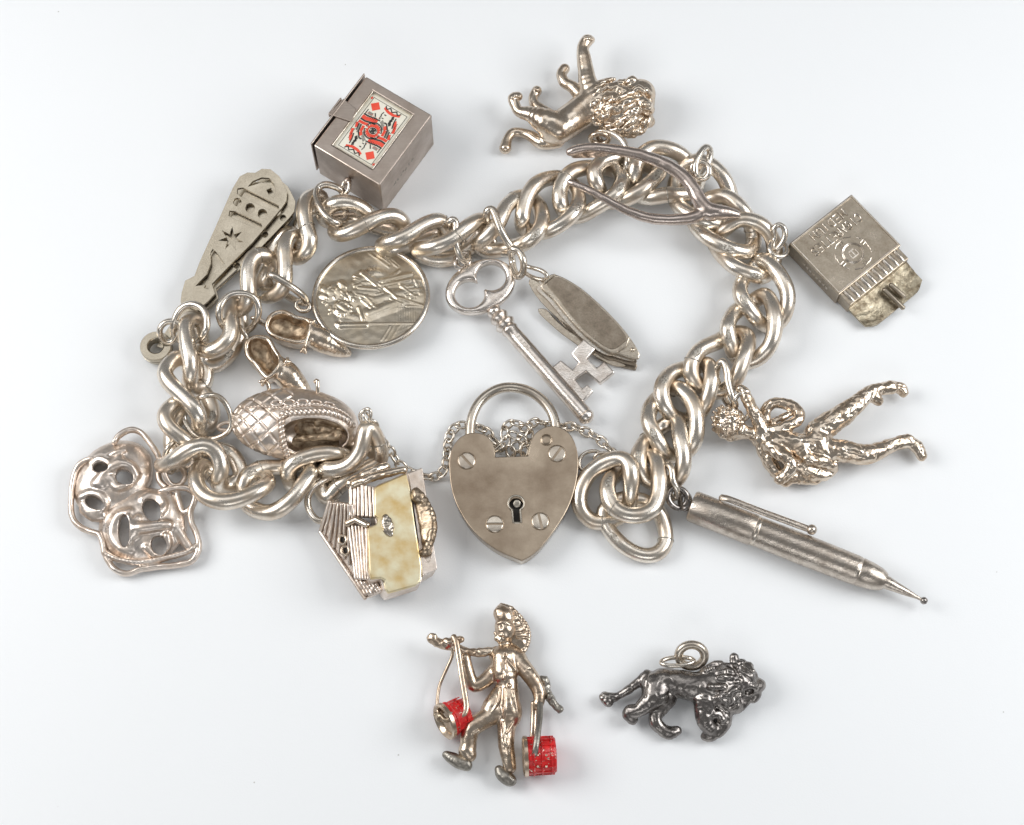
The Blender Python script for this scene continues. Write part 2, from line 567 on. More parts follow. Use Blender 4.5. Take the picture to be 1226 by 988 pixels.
M_HOLLOW = paint('brown_hollow_shade', (0.15, 0.095, 0.055), (0.46, 0.36, 0.25), 0.45, 0.16, 0.6, metallic=0.75)  # brownish insides, with the shade of the hollows put into the colour
M_BLACK = paint('painted_hole_shade', (0.012, 0.010, 0.008), (0.03, 0.025, 0.02), 0.6, 0.2, 0.1)  # near-black colour that stands in for the shade inside holes
M_CARD = paint('card_paper', (0.70, 0.66, 0.54), (0.78, 0.75, 0.65), 0.45, 0.05, 0.02)
M_CRED = paint('card_red_ink', (0.72, 0.06, 0.03), (0.80, 0.09, 0.05), 0.5, 0.1, 0.02)
M_CBLACK = paint('card_black_ink', (0.02, 0.018, 0.015), (0.05, 0.045, 0.04), 0.5, 0.1, 0.02)
M_CGREY = paint('card_grey_ink', (0.20, 0.19, 0.16), (0.30, 0.28, 0.24), 0.5, 0.1, 0.02)

def table_material():
    m, nt, bs = mat_new('white_paper')
    N, L = nt.nodes.new, nt.links.new
    tc = N('ShaderNodeTexCoord'); mp = N('ShaderNodeMapping'); mp.inputs['Scale'].default_value = (1 / S,) * 3
    L(tc.outputs['Object'], mp.inputs['Vector'])
    n1 = N('ShaderNodeTexNoise'); n1.inputs['Scale'].default_value = 0.004; n1.inputs['Detail'].default_value = 3
    L(mp.outputs[0], n1.inputs['Vector'])
    rp = N('ShaderNodeValToRGB')
    rp.color_ramp.elements[0].color = (0.82, 0.836, 0.85, 1); rp.color_ramp.elements[1].color = (0.835, 0.85, 0.865, 1)
    L(n1.outputs['Fac'], rp.inputs['Fac'])
    # faint paper tooth
    n3 = N('ShaderNodeTexNoise'); n3.inputs['Scale'].default_value = 0.5; n3.inputs['Detail'].default_value = 3
    L(mp.outputs[0], n3.inputs['Vector'])
    bp = N('ShaderNodeBump'); bp.inputs['Strength'].default_value = 0.12; bp.inputs['Distance'].default_value = S * 1.0
    L(n3.outputs['Fac'], bp.inputs['Height']); L(bp.outputs[0], bs.inputs['Normal'])
    # sparse dust specks
    v = N('ShaderNodeTexVoronoi'); v.inputs['Scale'].default_value = 0.016
    L(mp.outputs[0], v.inputs['Vector'])
    lt = N('ShaderNodeMath'); lt.operation = 'LESS_THAN'; lt.inputs[1].default_value = 0.017
    L(v.outputs['Distance'], lt.inputs[0])
    ml = N('ShaderNodeMath'); ml.operation = 'MULTIPLY'; ml.inputs[1].default_value = 0.6
    L(lt.outputs[0], ml.inputs[0])
    mx = N('ShaderNodeMix'); mx.data_type = 'RGBA'
    L(ml.outputs[0], mx.inputs[0]); L(rp.outputs[0], mx.inputs[6]); mx.inputs[7].default_value = (0.35, 0.33, 0.30, 1)
    L(mx.outputs[2], bs.inputs['Base Color'])
    bs.inputs['Roughness'].default_value = 0.42
    bs.inputs['Specular IOR Level'].default_value = 0.35
    return m

# ------------------------------------------------------------------ table
me = bpy.data.meshes.new('tabletop')
q = 6000 * S
me.from_pydata([(-q, -q, 0), (q, -q, 0), (q, q, 0), (-q, q, 0)], [], [(0, 1, 2, 3)])
finish(me, table_material(), 0)
tab = bpy.data.objects.new('tabletop', me)
col.objects.link(tab)
tab['kind'] = 'structure'
tab['label'] = 'seamless white table surface under the bracelet'
# ------------------------------------------------------------------ bracelet chain
RW = 9.8
LINKS = [
 # (px, py, z) along the centre line of each link; upper right end of the chain round to the lower left end
 [(735,622,10.5),(711,625,12),(696,611,16),(694,591,20),(704,569,24),(720,556,28),(737,549,34),(751,552,38),(756,569,38),(755,591,28),(751,610,14)],
 [(740,566,14),(730,575,28),(727,588,33),(733,606,34),(748,616,35),(767,617,35),(782,609,34),(789,590,33),(789,569,32),(786,550,26),(775,545,14),(757,556,11)],
 [(723,611,12),(725,627,11),(737,645,10),(753,658,10),(771,665,10),(787,663,10),(797,650,10),(796,632,10),(789,614,11),(772,600,16),(742,598,16)],
 [(790,512,10.5),(811,502,22),(814,524,32),(819,548,33),(815,568,24),(800,580,12),(775,575,14),(764,552,26),(769,534,20)],
 [(796,470,10.5),(812,464,22),(829,482,32),(834,505,33),(831,530,24),(815,545,11),(797,543,18),(786,525,31),(776,505,32),(780,486,22)],
 [(832,440,10.5),(848,436,22),(852,456,33),(846,480,26),(832,500,11),(810,502,16),(795,485,31),(792,463,33),(805,446,24)],
 [(880,398,10.5),(896,404,22),(891,428,33),(880,455,26),(864,470,11),(838,463,18),(826,446,31),(835,421,32),(860,409,18)],
 [(902,361,10.5),(917,353,22),(926,370,32),(928,391,33),(922,414,28),(906,430,14),(888,433,10.5),(878,421,20),(873,405,31),(871,390,33),(880,374,23)],
 [(903,321,10.5),(914,310,22),(930,325,32),(943,350,32),(940,375,24),(927,390,11),(910,386,18),(899,373,30),(886,352,33),(890,334,22)],
 [(868,274,26),(885,263,33),(906,266,33),(920,277,28),(927,294,20),(926,315,10.5),(915,331,18),(899,328,31),(880,320,32),(868,309,24),(858,297,13),(858,284,13)],
 [(855,236,27),(872,236,33),(889,252,33),(899,270,22),(903,288,10.5),(897,301,21),(880,300,31),(858,291,32),(840,279,26),(831,264,15),(838,247,11)],
 [(816,203,14),(832,193,27),(850,197,33),(866,212,31),(874,232,21),(873,252,10.5),(862,267,21),(850,266,31),(830,259,30),(812,246,20),(807,225,11)],
 [(760,212,26),(762,194,33),(780,177,33),(803,179,29),(821,190,20),(836,212,10.5),(826,231,21),(800,233,31),(778,237,25),(763,234,13),(757,225,11)],
 [(716,222,30),(711,207,33),(722,193,31),(742,189,22),(765,198,10.5),(789,203,20),(784,213,31),(766,230,33),(745,240,24),(728,242,13),(720,235,12)],
 [(672,247,30),(670,228,33),(681,208,32),(700,201,22),(722,201,10.5),(740,205,20),(745,217,31),(736,234,33),(715,248,25),(696,258,14),(680,258,11)],
 [(625,264,30),(628,245,33),(638,224,33),(655,214,22),(676,214,10.5),(690,228,20),(692,247,31),(677,265,33),(655,277,25),(638,278,13),(627,274,12)],
 [(572,291,24),(582,284,33),(596,268,38),(606,247,35),(622,236,24),(637,238,11),(647,250,22),(649,267,31),(640,283,32),(624,293,23),(603,298,11),(583,300,11)],
 [(578,263,30),(562,270,42),(546,283,44),(528,293,44),(511,297,37),(499,298,24),(507,307,12),(533,311,10.5),(558,300,10.5),(577,280,13)],
 [(533,272,28),(526,264,36),(508,269,42),(490,280,44),(475,288,44),(463,291,37),(457,295,24),(470,300,12),(500,290,10.5),(520,283,11),(533,278,18)],
 [(484,270,26),(474,259,36),(456,260,43),(439,268,45),(424,276,44),(409,281,38),(401,277,26),(407,270,13),(428,266,10.5),(452,272,10.5),(474,278,14)],
 [(442,260,26),(433,249,36),(419,243,43),(404,243,43),(394,248,38),(387,256,26),(393,265,13),(412,262,10.5),(432,264,13)],
 [(386,238,22),(376,234,32),(367,240,39),(364,254,44),(367,272,45),(371,288,44),(367,302,38),(356,309,26),(350,301,13),(357,280,10.5),(364,259,10.5),(378,248,13)],
 [(356,287,28),(348,282,37),(341,293,43),(341,315,45),(341,335,44),(335,349,36),(321,355,25),(310,349,14),(312,334,10.5),(322,313,10.5),(330,294,11),(345,279,18)],
 [(327,318,22),(320,307,34),(306,306,41),(298,318,45),(297,338,45),(298,354,42),(293,367,32),(281,372,20),(281,362,11),(299,352,10.5),(318,340,11)],
 [(277,361,30),(274,372,38),(276,388,44),(275,403,45),(265,415,43),(250,421,36),(241,417,24),(243,433,13),(258,438,10.5),(276,422,10.5),(288,400,10.5),(288,376,15)],
 [(237,384,27),(227,382,36),(222,393,42),(224,414,45),(228,434,45),(228,451,37),(228,461,24),(243,463,12),(247,446,11),(242,425,10.5),(241,402,12)],
 [(219,429,28),(206,432,36),(197,446,42),(205,461,45),(220,475,46),(233,489,45),(239,502,38),(238,512,26),(248,512,13),(255,498,11),(250,480,10.5),(236,458,10.5),(227,440,16)],
 [(222,480,26),(207,485,36),(197,498,42),(203,512,43),(217,524,40),(230,537,30),(235,548,20),(222,555,11),(206,538,10.5),(206,516,10.5),(214,496,13)],
 [(193,557,22),(199,556,33),(213,547,45),(230,536,53),(248,533,52),(261,544,47),(265,563,42),(260,577,32),(268,583,17),(285,576,12),(288,562,13),(272,540,13),(240,541,11),(212,556,11)],
 [(243,557,20),(235,567,32),(237,584,40),(250,597,44),(271,601,45),(295,595,45),(312,586,41),(321,578,29),(313,570,14),(290,577,10.5),(266,578,10.5),(251,566,11)],
 [(291,582,22),(299,567,22),(316,560,17),(336,560,12),(357,556,11),(371,558,19),(371,568,30),(362,582,35),(348,600,35),(328,613,28),(309,612,18),(296,603,11)],
 [(347,575,20),(345,562,31),(356,551,36),(376,544,36),(400,542,33),(414,548,22),(410,560,12),(393,572,10.5),(370,580,10.5),(353,583,12)],
 [(388,562,26),(402,562,34),(419,556,40),(431,541,48),(435,525,55),(439,511,56),(447,518,48),(454,534,36),(455,550,23),(440,560,14),(415,566,11),(396,568,15)],
 [(392,597,12),(402,585,16),(420,572,20),(440,560,20),(455,553,22),(446,538,24),(426,531,17),(406,533,12),(392,550,11),(383,577,10.5)],
]
STAMPS = {1: (730, 582), 2: (740, 642), 4: (784, 522), 5: (798, 460), 6: (836, 428), 7: (872, 405), 8: (891, 363), 9: (905, 321), 10: (872, 293),
          13: (780, 211), 14: (734, 223), 15: (690, 252), 16: (639, 281), 24: (272, 424), 26: (255, 501), 28: (272, 540), 30: (301, 568), 31: (357, 554), 3: (764, 550)}
bracelet = thing('curb_chain_bracelet', 'heavy silver curb-link chain laid in a loose loop', 'bracelet', P(560, 420, 0))
def stamp_patch(path, rad, px):
    best = min(range(len(path)), key=lambda i: (PJ(path[i])[0] - px[0]) ** 2 + (PJ(path[i])[1] - px[1]) ** 2 - path[i].z * 2)
    m = len(path)
    mb = MB()
    view = (CAM - path[best]).normalized()
    rows = []
    # walk along the tube by arc length
    t = (path[(best + 1) % m] - path[best - 1]).normalized()
    for i in range(-4, 5):
        s_ = i * 1.6
        j, acc, step = best, 0.0, (1 if s_ >= 0 else -1)
        while True:
            d = (path[(j + step) % m] - path[j]).length
            if acc + d >= abs(s_):
                c = path[j].lerp(path[(j + step) % m], (abs(s_) - acc) / d)
                break
            acc += d; j = (j + step) % m
        tt = (path[(j + 1) % m] - path[j - 1]).normalized()
        n_ = (view - tt * view.dot(tt)).normalized()
        b_ = tt.cross(n_)
        wid = 0.44 * (1 - abs(i) / 5.5) ** 0.5
        row = []
        for k in range(-4, 5):
            a = wid * k / 4
            edge = 1 if (abs(i) == 4 or abs(k) == 4) else 0
            h = 0.05 if edge else (0.35 if (abs(i) == 3 or abs(k) == 3) else (0.55 if (i * 7 + k * 5 + i * k) % 3 == 0 else 0.12))
            row.append(c + (n_ * math.cos(a) + b_ * math.sin(a)) * (rad + h))
        rows.append(row)
    fs = [(r * 9 + c, r * 9 + c + 1, (r + 1) * 9 + c + 1, (r + 1) * 9 + c) for r in range(8) for c in range(8)]
    mb.add([v for r in rows for v in r], fs)
    return mb
rnd = random.Random(4)
for i, pts in enumerate(LINKS):
    path = spline([P(*p) for p in pts], True, 7, 5)
    r0 = RW * (0.93 if i == 2 else 1.0)
    rad = [r0 * (1 + 0.025 * math.sin(k * 0.37 + i)) for k in range(len(path))]
    o = part('link', MB().tube(path, rad, True, 20), M_CHAIN, bracelet, 180)
    js = (i * 17 + 5) % len(path)
    tj = (path[(js + 1) % len(path)] - path[js - 1]).normalized()
    nj = tj.orthogonal().normalized(); bj = tj.cross(nj)
    part('solder_seam', MB().tube([path[js] + tj * 1.6 * math.sin(2 * math.pi * k / 24 + i) + (nj * math.cos(2 * math.pi * k / 24) + bj * math.sin(2 * math.pi * k / 24)) * (r0 + 0.05) for k in range(24)], 0.75, True, 6), M_STAMP, o, 180)
    if i in STAMPS:
        part('hallmark', stamp_patch(path, r0, STAMPS[i]), M_STAMP, o, 60)

def jring(parent, pts, r=4.8, mat=None, name='jump_ring', smooth=3, n=12):
    return part(name, MB().tube(spline([P(*p) for p in pts], True, 7, smooth), r, True, n), mat or M_RING, parent, 180)

def ering(parent, c, z, a, b, r, mat=None, name='jump_ring'):
    """ring: centre px, height, two half-axis vectors given as (dpx, dpy, dz)"""
    C0 = P(c[0], c[1], z)
    A = P(c[0] + a[0], c[1] + a[1], z + a[2]) - C0
    B = P(c[0] + b[0], c[1] + b[1], z + b[2]) - C0
    pts = [C0 + A * math.cos(t) + B * math.sin(t) for t in [2 * math.pi * k / 40 for k in range(40)]]
    return part(name, MB().tube(pts, r, True, 12), mat or M_RING, parent, 180)

# ------------------------------------------------------------------ heart padlock
lk = zc(520, 440, 3.8)
lockp = Plane.flat(30)
lock = thing('heart_padlock', 'tarnished silver heart-shaped padlock with four screws and a keyhole', 'padlock', P(612, 600, 0))
hp = [(278,408),(272,360),(258,330),(232,308),(195,297),(155,300),(115,320),(85,360),(70,405),(68,455),(74,530),(92,600),(120,660),(160,722),(215,780),(280,828),(340,857),(398,880),
      (440,858),(490,812),(545,742),(595,665),(628,590),(648,510),(655,440),(650,380),(632,325),(600,287),(560,268),(520,267),(485,280),(455,305),(438,340),(430,375),(425,402)]
hp = [lk(*p) for p in hp]
# fine outline
def densify(pts, corner_idx, per=4):
    V2 = [Vector((x, y, 0)) for x, y in pts]
    n = len(V2); out = []
    for i in range(n):
        p1, p2 = V2[i], V2[(i + 1) % n]
        p0 = V2[i - 1] if i not in corner_idx else p1
        p3 = V2[(i + 2) % n] if (i + 1) % n not in corner_idx else p2
        for k in range(per):
            t = k / per
            q = 0.5 * ((2 * p1) + (p2 - p0) * t + (2 * p0 - 5 * p1 + 4 * p2 - p3) * t * t + (3 * p1 - p0 - 3 * p2 + p3) * t ** 3)
            out.append((q.x, q.y))
    return out
hpd = densify(hp, {0, 34, 17}, 3)
kc = lk(372, 618)
def circle(c, r, n=28, ry=None):
    ry = r if ry is None else ry
    return [(c[0] + r * math.cos(2 * math.pi * k / n), c[1] + ry * math.sin(2 * math.pi * k / n)) for k in range(n)]
def keyhole_outline(c, r, w, l):
    out = []
    a0 = math.asin(w / r)
    for k in range(25):
        a = math.pi / 2 + a0 + (2 * math.pi - 2 * a0) * k / 24
        out.append((c[0] + r * math.cos(a), c[1] + r * math.sin(a) * 0.95))
    out += [(c[0] + w + 1.3, c[1] + l), (c[0] - w + 1.3, c[1] + l)]
    return out
cut1 = MB().outline(keyhole_outline(kc, 8.6, 3.6, 22), lockp, 30, 8)
part('front_plate', MB().outline(hpd, lockp, 5), M_LOCK, lock, 40, 0.9, 2, [cut1])
cs_ = sum((lockp.at(*p) for p in hp), Vector()) / len(hp)
def inset(pts, k):
    cx = sum(p[0] for p in pts) / len(pts); cy = sum(p[1] for p in pts) / len(pts)
    return [(cx + (x - cx) * k, cy + (y - cy) * k) for x, y in pts]
mid = MB().outline(inset(hpd, 0.985), lockp, 23.5, -5.2)
cut2 = MB().outline(keyhole_outline(kc, 8.6, 3.6, 22), lockp, 18, -3)
part('case', mid, M_LOCKEDGE, lock, 40, 0.5, 1, [cut2])
part('keyhole_rim', MB().tube([lockp.at(*p, 0.3) for p in keyhole_outline(kc, 9.6, 4.8, 23)], 1.25, True, 8), M_SCREW, lock, 180)
part('keyhole_shade_plug', MB().outline(keyhole_outline(kc, 8.4, 3.4, 21.6), lockp, 3, -6.5), M_BLACK, lock, 40)  # black plug added so the keyhole reads dark inside
part('keyhole_pin', MB().lathe(lockp.at(*lk(376, 620), -14), lockp.at(*lk(376, 620), 0), [(0, 4.6), (12, 4.6), (13.2, 4.2), (13.8, 2.5)]), M_SCREW, lock, 40)
for sx, sy, ang in ((147, 425, 0.85), (558, 392, -0.95), (275, 713, 0.0), (482, 700, 1.35)):
    c = lk(sx, sy)
    C0 = lockp.at(*c, 0)
    n_ = lockp.n
    scr = MB().lathe(C0 - n_ * 2, C0 + n_ * 1.2, [(0, 9.6), (2.6, 9.6), (3.1, 8.8), (3.4, 6)])
    u = Vector((math.cos(ang), -math.sin(ang), 0))
    w_ = n_.cross(u)
    slot = MB().box(C0 + n_ * 1.6, u * 12, w_ * 1.5, n_ * 2.4)
    so = part('screw', scr, M_LOCKEDGE, lock, 40, 0, 1, [slot])
    part('screw_seat', MB().tube([C0 + n_ * 0.05 + (u * math.cos(2 * math.pi * k / 28) + w_ * math.sin(2 * math.pi * k / 28)) * 10.2 for k in range(28)], 0.7, True, 6), M_DKBROWN, so, 180)
C0 = lockp.at(*lk(510, 330))
part('rivet', MB().lathe(C0 - lockp.n * 2, C0, [(0, 6.4), (2.1, 6.4), (2.5, 5.9), (2.6, 3)]), M_LOCK, lock, 40)
part('rivet_seat', MB().tube([C0 + Vector((math.cos(2 * math.pi * k / 28), math.sin(2 * math.pi * k / 28), 0.01)) * 6.9 for k in range(28)], 0.6, True, 6), M_DKBROWN, lock, 180)
sh = [(162,330),(163,280),(172,225),(200,165),(250,118),(310,93),(370,92),(430,108),(485,143),(525,190),(548,245),(556,320)]
part('shackle', MB().tube(spline([P(*lk(*p), 17) for p in sh], False, 6, 3), 6.0, False, 18), M_LOCKEDGE, lock, 180)

# ------------------------------------------------------------------ safety chain
safety = thing('safety_chain', 'fine trace-link safety chain trailing behind the heart padlock', 'chain', P(560, 540, 0))
runs = [
 [(440,500,62),(446,508,56),(452,516,46),(458,528,36),(466,538,26),(474,550,18),(482,560,12),(497,567,8),(510,571,7),(524,570,7),(531,562,8),(535,549,8),(536,533,8),(540,518,9),(549,510,10),(560,509,8),(574,512,6),(584,518,6),(592,528,6),(600,537,8)],
 [(598,536,9),(606,528,10),(604,518,11),(609,508,13),(620,507,15),(628,513,13),(634,520,11),(629,531,12),(619,534,15),(611,540,13),(617,546,10),(627,541,12),(625,527,17),(615,521,19)],
 [(630,512,10),(640,506,9),(650,506,7),(662,510,6),(676,511,6),(688,511,7),(699,516,7),(710,521,7),(721,529,8),(730,538,10),(737,546,14)],
]
def oval_link(c, t, n_, length, width, wire):
    b_ = t.cross(n_)
    pts = []
    for k in range(18):
        a = 2 * math.pi * k / 18
        pts.append(c + t * math.cos(a) * length + b_ * math.sin(a) * width)
    return MB().tube(pts, wire, True, 8)
sc_i = 0
for run in runs:
    path = spline([P(*p) for p in run], False, 10, 2)
    acc = 0.0
    nxt = 0.0
    for a, b in zip(path, path[1:]):
        acc += (b - a).length
        if acc >= nxt:
            nxt += 11.0
            t = (b - a).normalized()
            side = t.cross(Vector((0, 0, 1))).normalized()
            upv = side.cross(t)
            ang = math.radians(45 if sc_i % 2 else -40) + rnd.uniform(-0.3, 0.3)
            n_ = upv * math.cos(ang) + side * math.sin(ang)
            part('link', oval_link(a + Vector((0, 0, rnd.uniform(-.6, .6))), t, n_, 7.9, 5.5, 1.65), M_RING, safety, 180)
            sc_i += 1
part('end_ring', MB().tube(spline([P(*p) for p in [(431,497,62),(436,491,66),(442,490,70),(444,497,66),(440,506,58),(434,506,56)]], True, 6, 2), 2.2, True, 10), M_RING, safety, 180)
part('end_ring', MB().tube(spline([P(*p) for p in [(694,560,9),(695,548,10),(704,541,11),(716,541,12),(722,549,11),(718,560,9),(706,566,8)]], True, 6, 2), 2.4, True, 10), M_RING, safety, 180)
part('end_ring', MB().tube(spline([P(*p) for p in [(712,552,14),(713,545,18),(722,542,20),(733,544,20),(735,551,18),(725,556,14)]], True, 6, 2), 1.9, True, 10), M_RING, safety, 180)

# ------------------------------------------------------------------ key
ky = zc(520, 290, 4.296)
key = thing('ornate_key', 'bright silver key with pierced oval bow and notched bit', 'key', P(630, 430, 0))
bc = ky(237, 232)
KZ = 16
def bow():
    C0 = P(*bc, KZ)
    e1 = P(*ky(400, 150), KZ) - C0
    e1.normalize()
    e2 = Vector((0, 0, 1)).cross(e1)
    o1 = P(*ky(292, 183), KZ) - C0; o2 = P(*ky(182, 272), KZ) - C0
    A_, B_ = 45.0, 33.5
    R1 = 17.6
    rings = []
    n, m = 120, 12
    for i in range(n):
        th = 2 * math.pi * i / n
        d = e1 * math.cos(th) + e2 * math.sin(th)
        ro = 1 / math.sqrt((math.cos(th) / A_) ** 2 + (math.sin(th) / B_) ** 2)
        ri = 0
        for o_ in (o1, o2):
            bq = d.dot(o_); disc = bq * bq - o_.length_squared + R1 * R1
            if disc > 0:
                ri = max(ri, bq + math.sqrt(disc))
        ri = max(ri, 6)
        mid_, hw = (ro + ri) / 2, (ro - ri) / 2
        row = []
        for k in range(m):
            a = 2 * math.pi * k / m
            ca, sa = math.cos(a), math.sin(a)
            row.append(C0 + d * (mid_ + hw * math.copysign(abs(ca) ** 0.75, ca)) + Vector((0, 0, 6.5 * math.copysign(abs(sa) ** 0.8, sa))))
        rings.append(row)
    fs = [(i * m + k, i * m + (k + 1) % m, ((i + 1) % n) * m + (k + 1) % m, ((i + 1) % n) * m + k) for i in range(n) for k in range(m)]
    return MB().add([v for r in rings for v in r], [f[::-1] for f in fs])
part('bow', bow(), M_KEY, key, 50)
ka, kb = P(*ky(296, 345), KZ), P(*ky(806, 925), KZ - 4)
KL = (kb - ka).length
part('stem', MB().lathe(ka, kb, [(0, 3), (1, 8), (4, 9.5), (7, 8.6), (8, 7.6), (10, 10.5), (14, 12.4), (18, 10.5), (19.5, 8.8), (21, 11), (25, 13.4), (29, 11.5), (30.5, 9), (32.5, 10.6), (35, 10.8), (38, 9.6), (46, 9.9),
     (KL - 16, 9.9), (KL - 13, 9.9), (KL - 12, 8.0), (KL - 11, 9.9), (KL - 7, 10.0), (KL - 3, 7.4), (KL - .8, 4), (KL, 1)]), M_KEY, key, 45)
bitp = Plane.three((*ky(600, 640), KZ + 1), (*ky(745, 825), KZ - 1), (*ky(880, 600), KZ + 7))
bit = [(585,660),(650,605),(712,655),(742,618),(703,572),(768,497),(828,548),(785,600),(836,645),(873,612),(928,668),(852,728),(780,665),(722,706),(760,752),(786,730),(818,764),(757,826),(700,790)]
part('bit', MB().outline([ky(*p) for p in bit], bitp, 11), M_KEY, key, 40, 1.5, 2)
# cartouche with marks along the stem
kax = (kb - ka).normalized(); kn = Vector((0, 0, 1)); kn = (kn - kax * kn.dot(kax)).normalized(); kside = kax.cross(kn)
cq = ka + kax * 58 + kn * 9.5
cm = MB().box(cq, kax * 12, kside * 3.2, kn * 0.6)
co = part('cartouche', cm, M_KEY, key, 40, 0.4, 1)
mk_ = MB()
for i in range(4):
    cc = cq + kax * (-8 + i * 5.2) + kn * 0.7
    mk_.box(cc, kax * 0.5, kside * 2, kn * .25)
    mk_.box(cc + kax * 1.2 + kside * (0.8 if i % 2 else -0.8), kax * 1.2, kside * 0.4, kn * .2)
part('hallmark', mk_, M_STAMP, co, 0)
jring(key, [(545,316,18),(548,306,18),(557,303,18),(562,309,18),(560,318,17),(552,322,16)], 3.4, M_KEY, 'eyelet')
jring(key, [(538,270,44),(541,262,52),(546,266,50),(545,285,46),(549,303,36),(556,313,24),(561,309,20),(557,295,12),(549,280,20)], 4.3)

# ------------------------------------------------------------------ penknife
kn_ = thing('pocket_knife', 'dull grey miniature pocket knife with two blades ajar', 'knife', P(705, 385, 0))
kp = Plane.three((*ky(600, 190), 33), (*ky(1000, 520), 28), (*ky(900, 330), 33))
def sl(d):
    return Plane(kp.p - kp.n * d, kp.n)
up1 = [(545,225),(590,172),(620,165),(680,190),(760,240),(850,318),(930,398),(985,462),(1030,525),(1058,578),(1050,602),(1000,592),(940,572),(900,566),(840,530),(760,462),(680,375),(610,290),(560,245)]
up1 = densify(up1, {0, 9, 10}, 3)
M_EDGE = metal('worn_knife_edge', (0.74, 0.66, 0.55), (0.50, 0.42, 0.33), 0.26, 0.45, 0.08, 0.12, 0.4, 0.2, fine=0.2)
part('handle_scale', MB().outline([ky(*p) for p in up1], kp, 6), M_EDGE, kn_, 26, 1.6, 2, label='top scale of the knife handle')
pan = [(572,215),(622,178),(680,200),(760,250),(845,326),(925,406),(975,466),(990,498),(965,525),(930,548),(895,545),(835,508),(760,442),(690,362),(620,272)]
part('panel', MB().outline([ky(*p) for p in densify(pan, {0}, 3)], kp, 3, 0.8), M_KNIFE, kn_, 26, 0.6, 2, label='darker inset panel of the handle')
part('bolster_line', MB().tube([kp.at(*ky(*p), 0.7) for p in ((1000,492),(985,535),(945,562))], 1.3, False, 8), M_EDGE, kn_, 180)
part('bolster_line', MB().tube([kp.at(*ky(*p), 0.7) for p in ((618,168),(590,190),(566,212))], 1.3, False, 8), M_EDGE, kn_, 180)
part('bolster_pin', MB().ball(kp.at(*ky(1020, 555), -1.5), 3.2), M_EDGE, kn_, 180)
part('spacer_plate', MB().outline([ky(x - 24, y + 12) for x, y in up1], sl(7.4), 2.4), M_RING, kn_, 26, 0.5, 1)
part('blade', MB().outline([ky(*p) for p in densify([(488,195),(515,183),(548,215),(600,285),(680,365),(752,440),(738,456),(680,425),(600,360),(530,285),(492,225)], {6}, 3)], sl(10.6), 2.2), M_EDGE, kn_, 26, 0.5, 1, label='upper blade of the knife')
part('spacer_plate', MB().outline([ky(x - 16, y + 34) for x, y in up1], sl(13.6), 2.0), M_KNIFE, kn_, 26, 0.5, 1)
part('blade', MB().outline([ky(*p) for p in densify([(533,342),(575,345),(620,395),(690,455),(780,510),(900,590),(985,632),(930,638),(850,600),(760,545),(660,475),(585,410),(540,366)], {0}, 3)], sl(16.4), 2.6), M_EDGE, kn_, 26, 0.7, 1, label='lower blade swung partly out of the knife')
part('handle_scale', MB().outline([ky(x - 14, y + 56) for x, y in up1], sl(19.6), 6), M_KNIFE, kn_, 26, 1.4, 2)
jring(kn_, [(626,318,26),(634,320,30),(648,324,34),(655,330,34),(652,335,28),(640,333,22),(629,327,20)], 2.7)
jring(kn_, [(612,298,46),(622,302,48),(627,314,46),(626,326,36),(620,332,30),(615,322,24),(613,310,24)], 4.4)
jring(kn_, [(582,256,54),(588,249,58),(593,258,57),(600,277,53),(610,293,46),(616,301,36),(608,304,18),(595,298,10),(586,276,20)], 4.8)

# ------------------------------------------------------------------ medal
md = zc(340, 220, 4.704)
mc = (444, 356)
mpl = Plane.three((444, 300, 12), (444, 414, 30), (376, 356, 19))
medal = thing('saint_medal', 'round silver medal with raised robed figure holding a staff', 'medal', P(444, 360, 0))
STR = [ # zoomed coordinates x0,y0,x1,y1,r,h
 (330,690,340,700,42,4),(296,715,330,735,26,4.6),(300,680,360,720,14,5.2),(345,735,400,750,22,3.4),(250,600,262,612,34,3.6),(215,585,235,600,20,4.2),(210,630,230,640,14,3.8),
 (325,572,330,578,24,4.6),(310,560,345,585,10,5.6),(300,605,350,640,18,3.2),(375,630,380,635,16,5.4),(400,610,520,615,62,2.6),(400,560,470,520,34,3.0),(440,500,520,560,14,4.6),(445,515,520,578,8,5.8),
 (480,500,560,500,20,2.4),(540,552,720,508,9,4.4),(550,575,710,545,7,4.2),(560,560,640,500,8,3.8),(600,520,650,490,8,3.6),(570,590,640,650,9,5.4),(630,640,790,690,7,4.6),
 (480,730,620,672,20,3.6),(500,660,600,630,24,3.2),(620,620,740,600,24,2.6),(660,580,740,640,8,4.2),(690,600,770,600,6,4.0),(740,540,770,620,10,3.0),(420,700,445,765,9,5.2),(460,640,520,700,10,4.4),
 (420,590,520,600,9,4.2),(410,625,500,650,8,4.0),(440,660,490,700,8,3.8),(400,580,430,570,9,4.4),(310,790,740,787,4.5,2.6),(310,800,360,800,13,3.4),(370,800,460,795,12,3.4),(300,790,320,805,12,4.2),
 (470,385,590,470,5,1.8),(500,380,600,450,4,1.6),(540,385,640,470,5,1.6),(580,400,650,460,4,1.4),(600,800,548,882,4,1.8),(622,795,575,880,4,1.6),(650,800,600,880,4,1.5),(690,690,780,692,4,3.4),(735,545,765,545,5,3),
]
for i in range(9):
    STR.append((640 + i * 14, 700, 640 + i * 14, 775, 3.2, 1.5))
for i in range(7):
    STR.append((640 + i * 16, 795, 632 + i * 14, 840 - i * 6, 3.0, 1.3))
for i in range(12):
    a = i * 0.52
    STR.append((335 + 36 * math.cos(a), 705 + 32 * math.sin(a), 335 + 44 * math.cos(a + .3), 705 + 40 * math.sin(a + .3), 7, 4.9 + (i % 3) * .5))
rr = random.Random(31)
